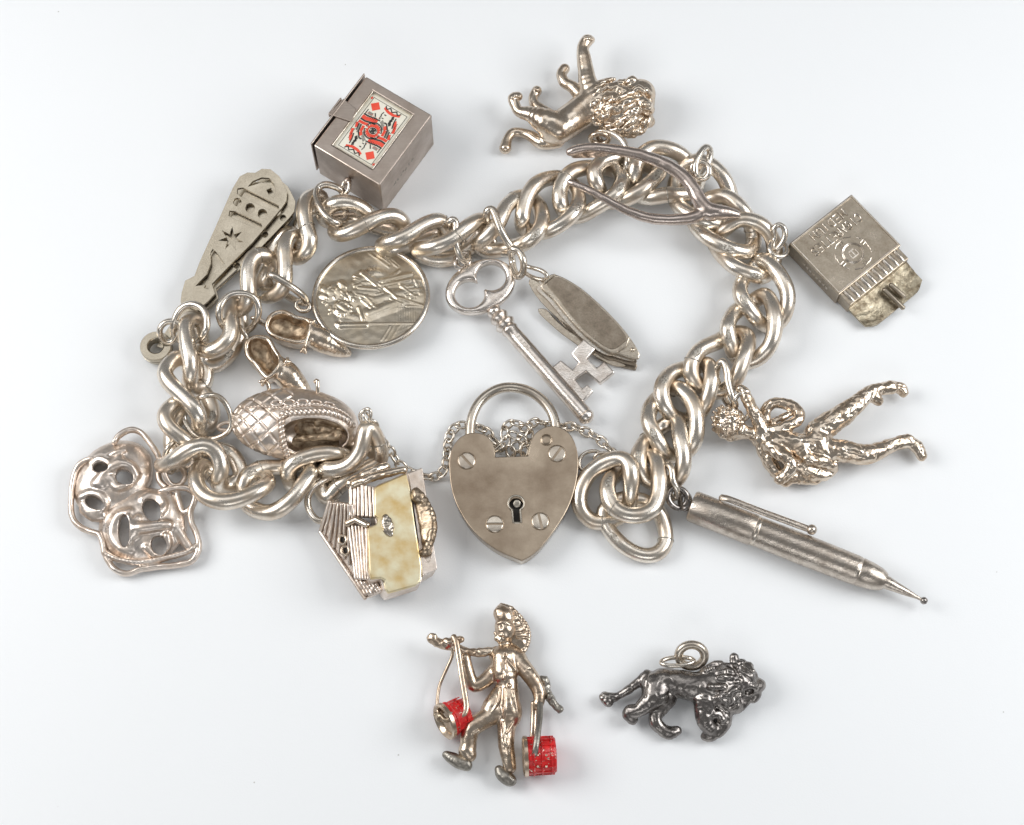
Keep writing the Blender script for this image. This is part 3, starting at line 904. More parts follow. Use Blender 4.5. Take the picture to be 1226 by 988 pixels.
for i in range(46):
    x_, y_ = rr.uniform(390, 720), rr.uniform(520, 680)
    STR.append((x_, y_, x_ + rr.uniform(20, 60), y_ + rr.uniform(-22, 26), rr.uniform(4.0, 6.5), rr.uniform(2.4, 3.6)))
for i in range(30):
    x_, y_ = rr.uniform(215, 400), rr.uniform(570, 740)
    STR.append((x_, y_, x_ + rr.uniform(-14, 14), y_ + rr.uniform(-14, 14), rr.uniform(4, 8), rr.uniform(4.2, 6.0)))
MASS = [(335,700,335,705,46,2.6),(255,610,300,600,46,2.2),(325,575,330,578,30,2.8),(400,620,520,605,72,2.4),(430,540,520,520,42,2.0),(520,620,640,640,60,2.2),(560,560,720,560,52,1.8),(480,730,620,680,36,2.2),(640,620,760,620,40,1.7),(340,760,400,760,30,1.8),(310,797,460,796,15,1.8)]
def relief(strokes, conv, sc, plane, c, r, n=190, base=0.0):
    xs = np.linspace(c[0] - r * 1.04, c[0] + r * 1.04, n); ys = np.linspace(c[1] - r * 1.04, c[1] + r * 1.04, n)
    X, Y = np.meshgrid(xs, ys, indexing='ij')
    def dist(x0, y0, x1, y1, rr):
        a, b = conv(x0, y0), conv(x1, y1)
        dx, dy = b[0] - a[0], b[1] - a[1]
        t = np.clip(((X - a[0]) * dx + (Y - a[1]) * dy) / max(1e-6, dx * dx + dy * dy), 0, 1)
        return np.hypot(X - a[0] - t * dx, Y - a[1] - t * dy) / (rr / sc)
    B = np.zeros_like(X)
    for x0, y0, x1, y1, rr, hh in MASS:
        d = dist(x0, y0, x1, y1, rr)
        B = np.maximum(B, hh * np.clip(2.2 * (1.25 - d), 0, 1) * (0.55 + 0.45 * np.clip(1 - d * d, 0, 1)))
    D = np.zeros_like(X)
    for x0, y0, x1, y1, rr, hh in strokes:
        d = dist(x0, y0, x1, y1, min(rr, 16))
        D = np.maximum(D, hh * 0.42 * np.clip(1 - (d / 1.3) ** 2, 0, 1))
    return xs, ys, B + D
xs, ys, Hh = relief(STR, md, 4.704, mpl, mc, 70)
mcen = mpl.at(*mc)
mR = 68.0
verts, idm, fs = [], {}, []
for i, x in enumerate(xs):
    for j, y in enumerate(ys):
        p = mpl.at(x, y)
        dd = (p - mcen).length
        if dd < mR - 1:
            idm[i, j] = len(verts)
            verts.append(p + mpl.n * (float(Hh[i, j]) * 0.62 + 0.3 * mnoise.noise(p * 0.12)))
for (i, j) in idm:
    if (i + 1, j) in idm and (i, j + 1) in idm and (i + 1, j + 1) in idm:
        fs.append((idm[i, j], idm[i, j + 1], idm[i + 1, j + 1], idm[i + 1, j]))
part('relief', MB().add(verts, fs), M_MEDAL, medal, 180)
part('disc', MB().lathe(mcen - mpl.n * 5, mcen, [(0, mR - 3), (0.8, mR), (3.5, mR), (4, mR - 1), (4.2, mR - 2.5)], 72), M_MEDAL, medal, 40)
u_ = mpl.n.orthogonal().normalized(); w_ = mpl.n.cross(u_)
part('rim', MB().tube([mcen + mpl.n * -0.2 + (u_ * math.cos(2 * math.pi * k / 96) + w_ * math.sin(2 * math.pi * k / 96)) * (mR + 0.5) for k in range(96)], 3.6, True, 12), M_RING, medal, 180)
jring(medal, [(370,364,20),(364,358,20),(356,361,20),(355,368,18),(362,373,18),(370,371,19)], 2.8, M_RING, 'eyelet')
jring(medal, [(323,329,54),(334,334,54),(348,343,50),(362,354,38),(366,362,26),(358,362,14),(340,352,12),(326,340,30)], 4.6)
# ------------------------------------------------------------------ card box
cb = zc(350, 70, 5.2)
BXH = 78
bp_ = Plane.flat(BXH)
box = thing('card_case', 'silver box charm with a court playing card behind its window', 'box', P(449, 195, 0))
tc4 = [cb(*p) for p in ((466, 112), (874, 360), (540, 783), (127, 542))]
T4 = [bp_.at(*p) for p in tc4]
# square it up: corner order back, right, front, left
ex = (T4[1] - T4[0] + T4[2] - T4[3]) / 2
ey = (T4[3] - T4[0] + T4[2] - T4[1]) / 2
cen = sum(T4, Vector()) / 4
exn = ex.normalized(); eyn = Vector((0, 0, 1)).cross(exn)
if eyn.dot(ey) < 0:
    eyn = -eyn
hx, hy = ex.length / 2, ey.length / 2
upz = Vector((0, 0, 1))
win = [cb(*p) for p in ((503, 200), (762, 355), (490, 690), (243, 532))]
Wn = [bp_.at(*p) for p in win]
wc_ = sum(Wn, Vector()) / 4
wx = ((Wn[1] - Wn[0]).length + (Wn[2] - Wn[3]).length) / 4
wy = ((Wn[3] - Wn[0]).length + (Wn[2] - Wn[1]).length) / 4
part('case', MB().box(cen - upz * (BXH / 2), exn * hx, eyn * hy, upz * (BXH / 2 - 0.05)), M_BOX, box, 40, 1.5, 2, [MB().box(wc_, exn * wx, eyn * wy, upz * 5)])
fr = MB()
for sgn in (-1, 1):
    fr.box(wc_ - upz * 1.9 + exn * sgn * (wx - 0.8), exn * 0.7, eyn * (wy - 0.2), upz * 1.7)
    fr.box(wc_ - upz * 2.0 + eyn * sgn * (wy - 0.8), exn * (wx - 1.7), eyn * 0.7, upz * 1.7)
part('window_frame', fr, M_RING, box, 40, 0.4, 1)
card = part('playing_card', MB().box(wc_ - upz * 4.2, exn * (wx - 0.3), eyn * (wy - 0.3), upz * 0.5), M_CARD, box, 0, label='court card with red diamonds')
# printed face: u along exn (0..1), v along eyn (0..1); figure is point symmetric
cw, ch_ = wx - 2.4, wy - 2.4
def CP(u, v, lay=0):
    return wc_ + exn * (u * 2 - 1) * cw + eyn * (v * 2 - 1) * ch_ + upz * (-3.65 + 0.12 * lay)
def ink(polys, lay):
    mb = MB()
    for pl in polys:
        for sgn in (0, 1):
            q_ = [(u, v) if sgn == 0 else (1 - u, 1 - v) for u, v in pl]
            vs_ = [CP(u, v, lay) for u, v in q_]
            nn = (vs_[1] - vs_[0]).cross(vs_[2] - vs_[1])
            if nn.z < 0:
                vs_ = vs_[::-1]
            mb.add(vs_, [tuple(range(len(vs_)))])
    return mb
def band(pts, w):
    out, back = [], []
    for i, (u, v) in enumerate(pts):
        a = pts[max(0, i - 1)]; b = pts[min(len(pts) - 1, i + 1)]
        dx, dy = b[0] - a[0], b[1] - a[1]
        l = math.hypot(dx, dy) or 1
        out.append((u - dy / l * w, v + dx / l * w)); back.append((u + dy / l * w, v - dx / l * w))
    return out + back[::-1]
def bands(pts, w):
    return [band([a, b], w) for a, b in zip(pts, pts[1:])]
dia = lambda u, v, a, b: [(u, v - b), (u + a, v), (u, v + b), (u - a, v)]
rect = lambda u0, v0, u1, v1: [(u0, v0), (u1, v0), (u1, v1), (u0, v1)]
def arc(cu, cv, ru, rv, a0, a1, n=9):
    return [(cu + ru * math.cos(math.radians(a0 + (a1 - a0) * i / n)), cv + rv * math.sin(math.radians(a0 + (a1 - a0) * i / n))) for i in range(n + 1)]
frame_lines = [rect(0.060, 0.035, 0.070, 0.965), rect(0.060, 0.035, 0.94, 0.042)]
red = [dia(0.215, 0.150, 0.125, 0.085), dia(0.030, 0.06, 0.028, 0.03)]
red += bands([(0.40, 0.09), (0.52, 0.125), (0.66, 0.13), (0.80, 0.09)], 0.022)                       # crown band
red += bands([(0.78, 0.20), (0.86, 0.28), (0.90, 0.38)], 0.030)
red += bands([(0.10, 0.38), (0.20, 0.385), (0.34, 0.36), (0.46, 0.345)], 0.030) + bands([(0.10, 0.47), (0.22, 0.47), (0.34, 0.45)], 0.022)
red += bands([(0.66, 0.34), (0.72, 0.40), (0.74, 0.5)], 0.030) + bands([(0.86, 0.42), (0.91, 0.50)], 0.026)
red += bands(arc(0.50, 0.50, 0.13, 0.09, 182, 358, 8), 0.030)
black = [rect(0.455, 0.47, 0.545, 0.5)]
black += bands([(0.40, 0.055), (0.46, 0.10), (0.52, 0.055), (0.60, 0.10), (0.68, 0.055), (0.74, 0.10), (0.80, 0.055)], 0.010)   # crown points
black += bands([(0.45, 0.16), (0.43, 0.215), (0.455, 0.235), (0.44, 0.26), (0.47, 0.29)], 0.010) + bands([(0.49, 0.19), (0.54, 0.19)], 0.008) + bands([(0.48, 0.255), (0.53, 0.255)], 0.007)
black += bands([(0.68, 0.15), (0.71, 0.20), (0.68, 0.25), (0.74, 0.30)], 0.026) + bands([(0.76, 0.15), (0.78, 0.24), (0.82, 0.32)], 0.012)   # curled hair
black += bands([(0.10, 0.335), (0.22, 0.335), (0.36, 0.315), (0.50, 0.31)], 0.010) + bands([(0.10, 0.425), (0.22, 0.43), (0.36, 0.405), (0.46, 0.395)], 0.012)
black += bands(arc(0.50, 0.50, 0.19, 0.135, 185, 350, 12), 0.010) + bands(arc(0.50, 0.50, 0.075, 0.045, 185, 355, 8), 0.010)
black += bands([(0.60, 0.30), (0.66, 0.30), (0.76, 0.38), (0.80, 0.5)], 0.012) + bands([(0.82, 0.38), (0.86, 0.5)], 0.010) + bands([(0.12, 0.24), (0.12, 0.33)], 0.010) + bands([(0.30, 0.24), (0.36, 0.30)], 0.010)
grey = bands([(0.52, 0.30), (0.60, 0.335), (0.66, 0.42)], 0.030) + bands([(0.10, 0.405), (0.24, 0.405), (0.40, 0.375)], 0.014) + bands([(0.77, 0.36), (0.81, 0.44), (0.83, 0.5)], 0.020) + [rect(0.16, 0.26, 0.28, 0.31)]
for i in range(11):
    a = math.radians(186 + i * 16)
    black.append(dia(0.50 + 0.165 * math.cos(a), 0.50 + 0.115 * math.sin(a), 0.011, 0.008))
for i in range(8):
    black.append(band([(0.12 + 0.04 * i, 0.315), (0.13 + 0.04 * i, 0.355)], 0.005)); red.append(dia(0.14 + 0.042 * i, 0.285 + (0.0 if i % 2 else 0.012), 0.010, 0.008)); black.append(dia(0.86, 0.22 + 0.025 * i, 0.012, 0.008))
part('print', ink(grey, 0), M_CGREY, card, 0)
part('print', ink(red, 1), M_CRED, card, 0)
part('print', ink(black + frame_lines, 2), M_CBLACK, card, 0)
# hinged flap down the north west side and its clasp tab
fl = cen - exn * (hx + 3.2)
flap = MB().box(fl - upz * (BXH * 0.47 - 3), exn * 0.9, eyn * (hy + 1), upz * (BXH * 0.47))
part('flap', flap, M_BOX, box, 40, 0.5, 1)
tb = [bp_.at(*cb(*p)) for p in ((225, 352), (318, 255), (398, 318), (372, 398), (345, 392))]
tm = MB().prism([p + upz * 2.4 for p in tb], [p + upz * 0.5 for p in tb])
part('clasp_tab', tm, M_BOX, box, 40, 0.7, 2)
tq = (tb[0] + tb[1]) / 2
part('clasp_bend', MB().box(tq - exn * 1.5 - upz * 2.4, exn * 1.0, eyn * ((tb[1] - tb[0]).length / 2 - .6), upz * 4.4), M_BOX, box, 40, 0.7, 2)
# stamped marks on the right hand side wall
sd = MB()
rr = random.Random(3)
for i in range(11):
    t = -0.42 + i * 0.075
    if i in (3, 7):
        continue
    c0 = cen + exn * (hx + 0.05) + eyn * hy * (t * -1.0 + 0.12) - upz * BXH * (0.56 - 0.0 * i)
    for k in range(3):
        sd.box(c0 + eyn * rr.uniform(-1.4, 1.4) + upz * rr.uniform(-2.2, 2.2), exn * 0.12, eyn * rr.uniform(.4, 1.3), upz * rr.uniform(.4, 1.6))
part('hallmark', sd, M_CGREY, box, 0)
part('eyelet_post', MB().ball(P(416, 217, 44), 5.0), M_BOX, box, 180)
jring(box, [(410,224,40),(413,217,44),(418,219,46),(417,228,44),(411,234,38),(408,231,36)], 2.6, M_RING, 'eyelet')
jring(box, [(380,226,44),(388,221,46),(400,223,44),(410,229,38),(411,238,22),(404,250,10),(396,268,54)][:5] + [(415,258,12),(408,267,44),(396,264,54),(385,252,54),(379,238,50)], 4.4)

# ------------------------------------------------------------------ pierced fan
fz = zc(170, 190, 3.8)
fan = thing('pierced_folding_fan', 'flat pierced silver fan of stacked tapering plates', 'fan', P(262, 310, 0))
top_o = [(62, 850), (100, 780), (175, 655), (180, 610), (196, 555), (238, 533), (262, 470), (330, 320), (412, 135), (445, 80), (480, 63), (515, 64), (545, 46), (585, 48), (625, 80), (640, 108), (660, 150), (655, 195), (635, 225),
         (500, 385), (405, 480), (318, 570), (332, 615), (300, 650), (250, 690), (130, 800), (90, 860)]
cuts = []
fp = Plane.flat(34)
fpl = Plane.three((*fz(80, 880), 16), (*fz(560, 100), 40), (*fz(420, 130), 38))
def cutter(pts, k=1.0):
    cuts.append(MB().outline([fz(*p) for p in inset(pts, k)], fpl, 16, 6))
cutter([(478,120),(500,95),(540,78),(575,80),(598,108),(604,140),(596,170),(575,158),(562,135),(585,125),(570,108),(540,100),(505,112)])
cutter([(428,152),(430,128),(455,124),(618,205),(622,226),(606,238),(450,168)])
cutter(circle((430, 190), 19, 14)); cutter(circle((488, 217), 22, 14)); cutter(circle((544, 243), 22, 14))
cutter([(390,252),(394,230),(420,232),(538,288),(544,304),(528,316),(410,264)])
star = []
for i in range(14):
    a = math.pi * i / 7 + 0.3
    r_ = 52 if i % 2 == 0 else 20
    star.append((402 + r_ * math.cos(a), 357 + r_ * 0.95 * math.sin(a)))
cutter(star, 1.12)
cutter([(306,420),(318,404),(335,420),(372,470),(345,500),(320,540),(298,588),(278,580),(285,568),(240,572),(290,520),(308,470)])
part('plate', MB().outline([fz(*p) for p in top_o[2:25]], fpl, 5.0), M_FAN, fan, 40, 0.6, 1, cuts, label='top plate pierced with crescent, slots, dots and a star')
for k, (dx, dy, dh) in enumerate(((38, 45, -8.5), (30, 75, -15.0), (6, 40, -21))):
    pl_ = Plane(fpl.p + fpl.n * dh, fpl.n)
    oo = [fz(x + dx * max(0, min(1, (900 - y) / 700)), y + dy * max(0, min(1, (900 - y) / 700))) for x, y in top_o]
    cc_ = []
    if k == 0:
        for c_ in ((638, 262), (556, 338), (428, 480)):
            cc_.append(MB().outline(circle(fz(*c_), 4, 10), pl_, 14, 6))
    part('plate', MB().outline(oo, pl_, 4.4), M_FAN, fan, 40, 0.6, 1, cc_)
pc = fz(75, 880)
C0 = P(*pc, 0)
n_ = 32
fs_, vs_ = [], []
for k in range(n_):
    a = 2 * math.pi * k / n_
    d = Vector((math.cos(a), math.sin(a), 0))
    for r_, z_ in ((9, 6), (18.5, 6), (19, 8), (19, 13), (18, 13.4), (18, 14.6), (19, 15), (19, 20), (18, 21.5), (10.5, 21.5), (9, 20)):
        vs_.append(C0 + d * r_ + Vector((0, 0, z_)))
m_ = 11
fs_ = [(k * m_ + j, ((k + 1) % n_) * m_ + j, ((k + 1) % n_) * m_ + (j + 1) % m_, k * m_ + (j + 1) % m_) for k in range(n_) for j in range(m_)]
part('pivot_ring', MB().add(vs_, fs_), M_FAN, fan, 40)
jring(fan, [(191,395,40),(198,386,44),(210,385,44),(217,391,42),(212,400,30),(205,410,22),(195,408,26)], 3.8)
jring(fan, [(208,388,42),(214,372,50),(228,364,54),(243,370,56),(248,388,54),(243,402,46),(232,410,20),(216,408,18),(208,400,30)], 4.3)

# ------------------------------------------------------------------ cigarette packet
pk = zc(930, 220, 5.2)
PH = 30
pp = Plane.flat(PH)
packet = thing('cigarette_packet_charm', 'engraved silver cigarette packet charm with its tray slid open', 'charm', P(1028, 315, 0))
Q = [pp.at(*pk(*p)) for p in ((475, 75), (785, 392), (375, 682), (70, 360))]
cen = sum(Q, Vector()) / 4
exn = ((Q[1] - Q[0]) + (Q[2] - Q[3])).normalized()      # towards the open tray
eyn = upz.cross(exn)                                       # towards the back right
hx = ((Q[1] - Q[0]).length + (Q[2] - Q[3]).length) / 4
hy = ((Q[3] - Q[0]).length + (Q[2] - Q[1]).length) / 4
part('sleeve', MB().box(cen - upz * (PH / 2 - 0.6), exn * hx, eyn * hy, upz * (PH / 2 - 0.9)), M_PACK, packet, 40, 1.0, 2)
bl = MB()
for a, b in ((1, 0), (-1, 0), (0, 1), (0, -1)):
    if a:
        bl.box(cen + exn * a * (hx - 2.2) - upz * -0.15, exn * 0.8, eyn * (hy - 1.5), upz * 1.1)
    else:
        bl.box(cen + eyn * b * (hy - 2.2) - upz * -0.13, exn * (hx - 3), eyn * 0.8, upz * 1.1)
part('border_line', bl, M_RING, packet, 40, 0.25, 1)
GLYPH = {
 'C': [[(1,.8),(.75,1),(.3,1),(0,.7),(0,.3),(.3,0),(.75,0),(1,.2)]], 'I': [[(.5,0),(.5,1)]],
 'G': [[(1,.8),(.75,1),(.3,1),(0,.7),(0,.3),(.3,0),(.75,0),(1,.2),(1,.5),(.6,.5)]], 'A': [[(0,0),(.5,1),(1,0)],[(.22,.4),(.78,.4)]],
 'R': [[(0,0),(0,1),(.7,1),(1,.78),(.7,.52),(0,.5)],[(.5,.5),(1,0)]], 'E': [[(1,1),(0,1),(0,0),(1,0)],[(0,.5),(.8,.5)]],
 'T': [[(0,1),(1,1)],[(.5,1),(.5,0)]], 'S': [[(1,.85),(.7,1),(.2,1),(0,.75),(.3,.52),(.75,.48),(1,.25),(.75,0),(.2,0),(0,.15)]],
 'M': [[(0,0),(0,1),(.5,.35),(1,1),(1,0)]], 'D': [[(0,0),(0,1),(.6,1),(1,.65),(1,.35),(.6,0),(0,0)]], 'U': [[(0,1),(0,.3),(.3,0),(.7,0),(1,.3),(1,1)]]}
def lettering(text, centre, right, upv, height, pitch, wire):
    mb = MB()
    n_ = len(text)
    for i, chx in enumerate(text):
        o_ = centre + upz * 0.35 + right * ((i - n_ / 2) * pitch + pitch * 0.15) - upv * height / 2
        for st in GLYPH[chx]:
            mb.tube([o_ + right * x * pitch * 0.68 + upv * y * height for x, y in st], wire, False, 6)
    return mb
tr, tu = -eyn, exn
tr = (pp.at(*pk(210, 432)) - pp.at(*pk(540, 215))).normalized()
if tr.dot(eyn) > 0:
    tr = eyn * 1.0
else:
    tr = -eyn
c1 = pp.at(*pk(372, 318)); c2 = pp.at(*pk(322, 258)); c3 = pp.at(*pk(475, 432))
part('lettering', lettering('CIGARETTES', c1, tr, exn, 10.5, 7.9, 1.05), M_RING, packet, 60)
part('lettering', lettering('MEDIUM', c2, tr, exn, 10.5, 9.4, 1.05), M_RING, packet, 0)
lg = MB()
def flat_ring(c, r, w):
    return lg.tube([c + (exn * math.cos(2 * math.pi * k / 40) + eyn * math.sin(2 * math.pi * k / 40)) * r for k in range(40)], w, True, 6)
flat_ring(c3, 13.2, 0.6); flat_ring(c3, 11.6, 0.45)
for k in range(40):
    if k % 10 in (4, 5):
        continue
    a0, a1 = 2 * math.pi * k / 40, 2 * math.pi * (k + 1) / 40
    lg.tube([c3 + (exn * math.cos(a) + eyn * math.sin(a)) * (21.5 + (0.8 if (k // 2) % 2 else 0)) for a in (a0, a1)], 0.6, False, 6)
for k in range(4):
    a = math.pi / 2 * k + 0.15
    d = exn * math.cos(a) + eyn * math.sin(a); s_ = upz.cross(d)
    for o_ in (-2, 2):
        lg.tube([c3 + d * 16.5 + s_ * o_, c3 + d * 22 + s_ * o_], 0.55, False, 6)
lg.box(c3 - upz * .1, exn * 5, eyn * 0.7, upz * 0.5); lg.box(c3 + exn * 5, exn * 0.7, eyn * 5, upz * 0.45); lg.box(c3 - exn * 4 - upz * .05, exn * 0.7, eyn * 4, upz * 0.45); lg.box(c3 + eyn * 5 + exn, exn * 3, eyn * .6, upz * .45); lg.box(c3 - eyn * 5 + exn, exn * 3, eyn * .6, upz * .45)
part('emblem', lg, M_RING, packet, 40)
# inner tray with row of cigarette ends
fe = cen + exn * hx
tray = part('tray', MB().box(fe + exn * 8 - upz * 16, exn * 10.0, eyn * (hy - 3.0), upz * 11.5), M_PACK, packet, 40, 1.0, 2)
for i in range(10):
    v = (i - 4.5) / 5 * (hy - 5.5)
    part('cigarette', MB().tube([fe + eyn * v - upz * 5.4 - exn * 2, fe + eyn * v - upz * 5.4 + exn * 10.5, fe + eyn * v - upz * 7.0 + exn * 15.5], 3.3, False, 10), M_RING, packet, 180)
# open flap
f0, f1 = fe + exn * 17, fe + exn * 50
flv = []
NU, NV = 26, 20
zfl = 8.0
def flap_pt(u, v, dz=0.0):
    yv = (v * 2 - 1) * (hy - 3)
    ln = 38 - 7.0 * max(0, abs(v * 2 - 1) - 0.75) / 0.25
    curl = 5.0 * (abs(v * 2 - 1) ** 3) * (0.4 + 0.6 * u)
    p = fe + exn * (16 + u * ln) + eyn * yv * (1 - 0.03 * u)
    p.z = zfl + 5 * (1 - u) ** 2 + curl * 0.9 + dz
    return p
for u in range(NU + 1):
    for v in range(NV + 1):
        q_ = flap_pt(u / NU, v / NV)
        q_.z += 1.1 * mnoise.noise(q_ * 0.18) * (1 - 0.5 * u / NU)
        flv.append(q_)
nb = len(flv)
for u in range(NU + 1):
    for v in range(NV + 1):
        flv.append(flap_pt(u / NU, v / NV, -4))
ff = []
wv = NV + 1
for u in range(NU):
    for v in range(NV):
        a = u * wv + v
        ff.append((a, a + wv, a + wv + 1, a + 1)); ff.append((nb + a, nb + a + 1, nb + a + wv + 1, nb + a + wv))
edge = [v for v in range(wv)] + [u * wv + NV for u in range(1, NU + 1)] + [NU * wv + v for v in range(NV - 1, -1, -1)] + [u * wv for u in range(NU - 1, 0, -1)]
for a, b in zip(edge, edge[1:] + edge[:1]):
    ff.append((a, b, nb + b, nb + a))
M_FLAP = metal('grimy_flap_silver', (0.58, 0.51, 0.38), (0.22, 0.17, 0.11), 0.34, 0.47, 0.09, 0.5, 0.3, 0.16, fine=0.4)
part('flap', MB().add(flv, ff), M_FLAP, packet, 40)
for (x0, y0, x1, y1) in ((672, 662, 785, 772), (712, 632, 790, 700)):
    part('loose_cigarette', MB().tube([P(*pk(x0, y0), 17), P(*pk(x1, y1), 14)], 3.2, False, 12), M_PACK, packet, 180)
mkb = MB()
for i in range(9):
    t = 0.05 + i * 0.07
    mkb.box(cen - eyn * 0 + exn * hx * (t * 2 - 0.75) , exn * .01, eyn * .01, upz * .01) if False else None
sdv = -eyn if (P(*pk(200, 560), 15) - cen).dot(-eyn) > 0 else eyn
for i in range(8):
    c0 = cen + sdv * (hy + 0.02) + exn * hx * (-0.35 + i * 0.13) - upz * 14
    mkb.box(c0, exn * 1.6, sdv * 0.14, upz * (2.6 if i % 3 else 1.6)); mkb.box(c0 + upz * 1.2 + exn * 1.4, exn * .6, sdv * 0.12, upz * 2.4)
part('hallmark', mkb, M_RING, packet, 0)
jring(packet, [(926,276,38),(931,269,42),(938,272,42),(940,282,38),(935,293,32),(929,299,28),(925,294,28),(928,284,32)], 3.4)
jring(packet, [(925,289,30),(921,296,34),(926,306,34),(938,307,30),(943,300,26),(940,292,20),(932,292,20)], 3.0)

# ------------------------------------------------------------------ wishbone
wish = thing('wishbone_charm', 'smooth silver wishbone lying across the chain', 'charm', P(780, 225, 0))
ua = [(846,250,60),(837,240,62),(830,226,64),(818,211,66),(800,199,67),(775,188,67),(745,181,66),(715,177,64),(695,178,60),(682,182,57)]
la = [(843,253,58),(830,261,57),(812,263,56),(790,263,56),(768,259,57),(748,251,58),(726,239,60),(704,227,60),(682,218,58)]
sw = Sculpt(1.0, 2.5)
pu = spline([P(*p) for p in ua], False, 5, 2); pl_ = spline([P(*p) for p in la], False, 5, 2)
for pth, r0, r1 in ((pu, 8.4, 4.8), (pl_, 7.0, 3.4)):
    for i, (a, b) in enumerate(zip(pth, pth[1:])):
        t0, t1 = i / (len(pth) - 1), (i + 1) / (len(pth) - 1)
        sw.cap(a, b, r0 + (r1 - r0) * t0, r0 + (r1 - r0) * t1)
# broad blade at the end of the upper arm
for i in range(28):
    t = i / 27
    sw.cap(P(683 + 42 * t, 182 - 4.0 * t, 57 + 4 * t), P(686 + 40 * t, 187 - 2 * t, 41 + 12 * t), 2.6, 2.2)
sw.limb([(846,252,58,10.5),(858,254,58,9.5),(870,255,57,8),(882,257,56,5)])
sw.limb([(840,246,59,9),(850,256,57,9)])
part('bone', roughen(sw.mesh(), 0.5, 0.09, 3), M_WISH, wish, 180)
jring(wish, [(828,205,56),(831,196,60),(840,194,62),(848,199,62),(849,208,60),(843,214,56),(834,213,54)], 3.6, M_RING, 'eyelet')
jring(wish, [(833,209,62),(833,196,66),(838,184,66),(845,176,62),(850,180,56),(849,192,50),(843,204,50),(837,212,56)], 4.2)

# ------------------------------------------------------------------ propelling pencil
pz = zc(820, 430, 3.187)
pencil = thing('propelling_pencil', 'slim tarnished silver pencil with side clip and pointed tip', 'pencil', P(960, 650, 0))
pa, pb = P(*pz(22, 558), 19), P(*pz(765, 850), 19)
PL = (pb - pa).length
axd = (pb - pa).normalized()
pd = P(*pz(912, 922), 17)
part('cap', MB().lathe(pa, pb, [(0, 14), (0.8, 17.2), (3, 18.6), (60, 18.8), (78, 18.8), (79.2, 18.2), (80.0, 16.5)]), M_PEN, pencil, 40)
part('collar', MB().lathe(pa + axd * 79.5, pb, [(0, 17.6), (1, 18.0), (4, 17.9), (5, 17.2)]), M_RING, pencil, 40)
part('barrel', MB().lathe(pa + axd * 83, pb, [(0, 16.5), (1.5, 17.8), (60, 18.2), (120, 17.4), (PL - 83 - 33, 16.8), (PL - 83 - 32, 16.2), (PL - 83 - 31, 16.8), (PL - 83 - 20, 16.0), (PL - 83 - 10, 14.2), (PL - 83 - 4, 12.2), (PL - 83, 9.5)]), M_PEN, pencil, 40)
part('lead_sleeve', MB().lathe(pb - axd * 1, pd, [(0, 7.6), (3, 7.8), (14, 6.2), (26, 4.8), (36, 3.0), (42, 2.0), ((pd - pb).length, 1.8)]), M_PEN, pencil, 40)
part('tip', MB().ball(pd, 4.4), M_DARK, pencil, 180)
cl = [P(*pz(140, 528), 30), P(*pz(170, 535), 35), P(*pz(280, 578), 34), P(*pz(400, 622), 31), P(*pz(470, 648), 29)]
part('clip', MB().tube(spline(cl, False, 6, 1), 4.0, False, 12, 0.55, (0, 0, 1)), M_PEN, pencil, 180)
part('clip_end', MB().ball(P(*pz(484, 651), 29), 6.2), M_PEN, pencil, 180)
jring(pencil, [(804,604,24),(800,596,26),(804,586,28),(814,585,28),(822,592,26),(822,602,22),(814,609,20)], 3.6, M_DARK, 'jump_ring')
jring(pencil, [(800,556,36),(804,562,38),(806,576,36),(811,588,30),(808,597,20),(801,590,10),(796,572,12),(796,560,26)], 3.8)
pen_eye = MB().tube([P(820 + 10 * math.cos(a) * 0.55, 600 + 9 * math.sin(a), 20 + 7 * math.sin(a + .6)) for a in [2 * math.pi * k / 24 for k in range(24)]], 3.4, True, 10)
part('eyelet', pen_eye, M_DARK, pencil, 180)
# ------------------------------------------------------------------ bright lion
lz = zc(580, 30, 3.8)
def Lp(conv, pts):
    return [(*conv(x, y), z, r) for x, y, z, r in pts]
lion = thing('lion_charm', 'bright silver lion lying on its back above the chain', 'charm', P(700, 130, 0))
s = Sculpt(0.95, 4.0)
s.limb(Lp(lz, [(310,485,21,17),(360,455,25,20),(430,405,26,20.5),(510,360,28,24),(570,370,28,26)]), 6)
s.limb(Lp(lz, [(340,470,30,18),(280,440,33,16.5),(215,408,31,10.5),(160,395,30,7),(140,365,30,6.5),(132,335,30,7.2),(152,325,29,6)]))
s.limb(Lp(lz, [(330,440,10,11),(270,395,10,8),(232,365,10,6.5),(222,330,10,6),(238,300,10,6.5)]))
s.limb(Lp(lz, [(500,330,36,16),(472,265,40,12),(462,210,42,10),(452,150,44,9),(448,105,45,7.6),(466,72,45,8),(485,68,44,5)]))
s.limb(Lp(lz, [(450,330,16,11),(405,285,16,8),(365,262,16,7),(350,225,16,6.5),(365,200,16,6.8)]))
s.limb(Lp(lz, [(330,525,16,10),(260,535,13,8.6),(215,508,11,7),(170,490,10,6.2),(130,490,10,6),(105,520,10,6),(95,560,9,7.6)]), 2)
s.ell(P(*lz(605, 385), 28), (40, 31, 28), axes_px(P(*lz(500, 330), 26), P(*lz(720, 460), 26)), 5)
s.ell(P(*lz(705, 310), 36), (20, 18, 16), axes_px(P(*lz(650, 300), 30), P(*lz(740, 290), 30)), 4)
s.ell(P(*lz(735, 350), 30), (11, 16, 13), None, 4)
s.limb(Lp(lz, [(725,420,26,12),(748,440,24,8)]))
s.limb(Lp(lz, [(650,270,36,7),(640,262,38,5)]), 2)
s.limb(Lp(lz, [(742,320,42,4),(752,350,40,3.5)]), 1.5)
s.ball(P(*lz(700, 300), 48), 4.0, 2); s.ball(P(*lz(735, 305), 46), 3.5, 2)
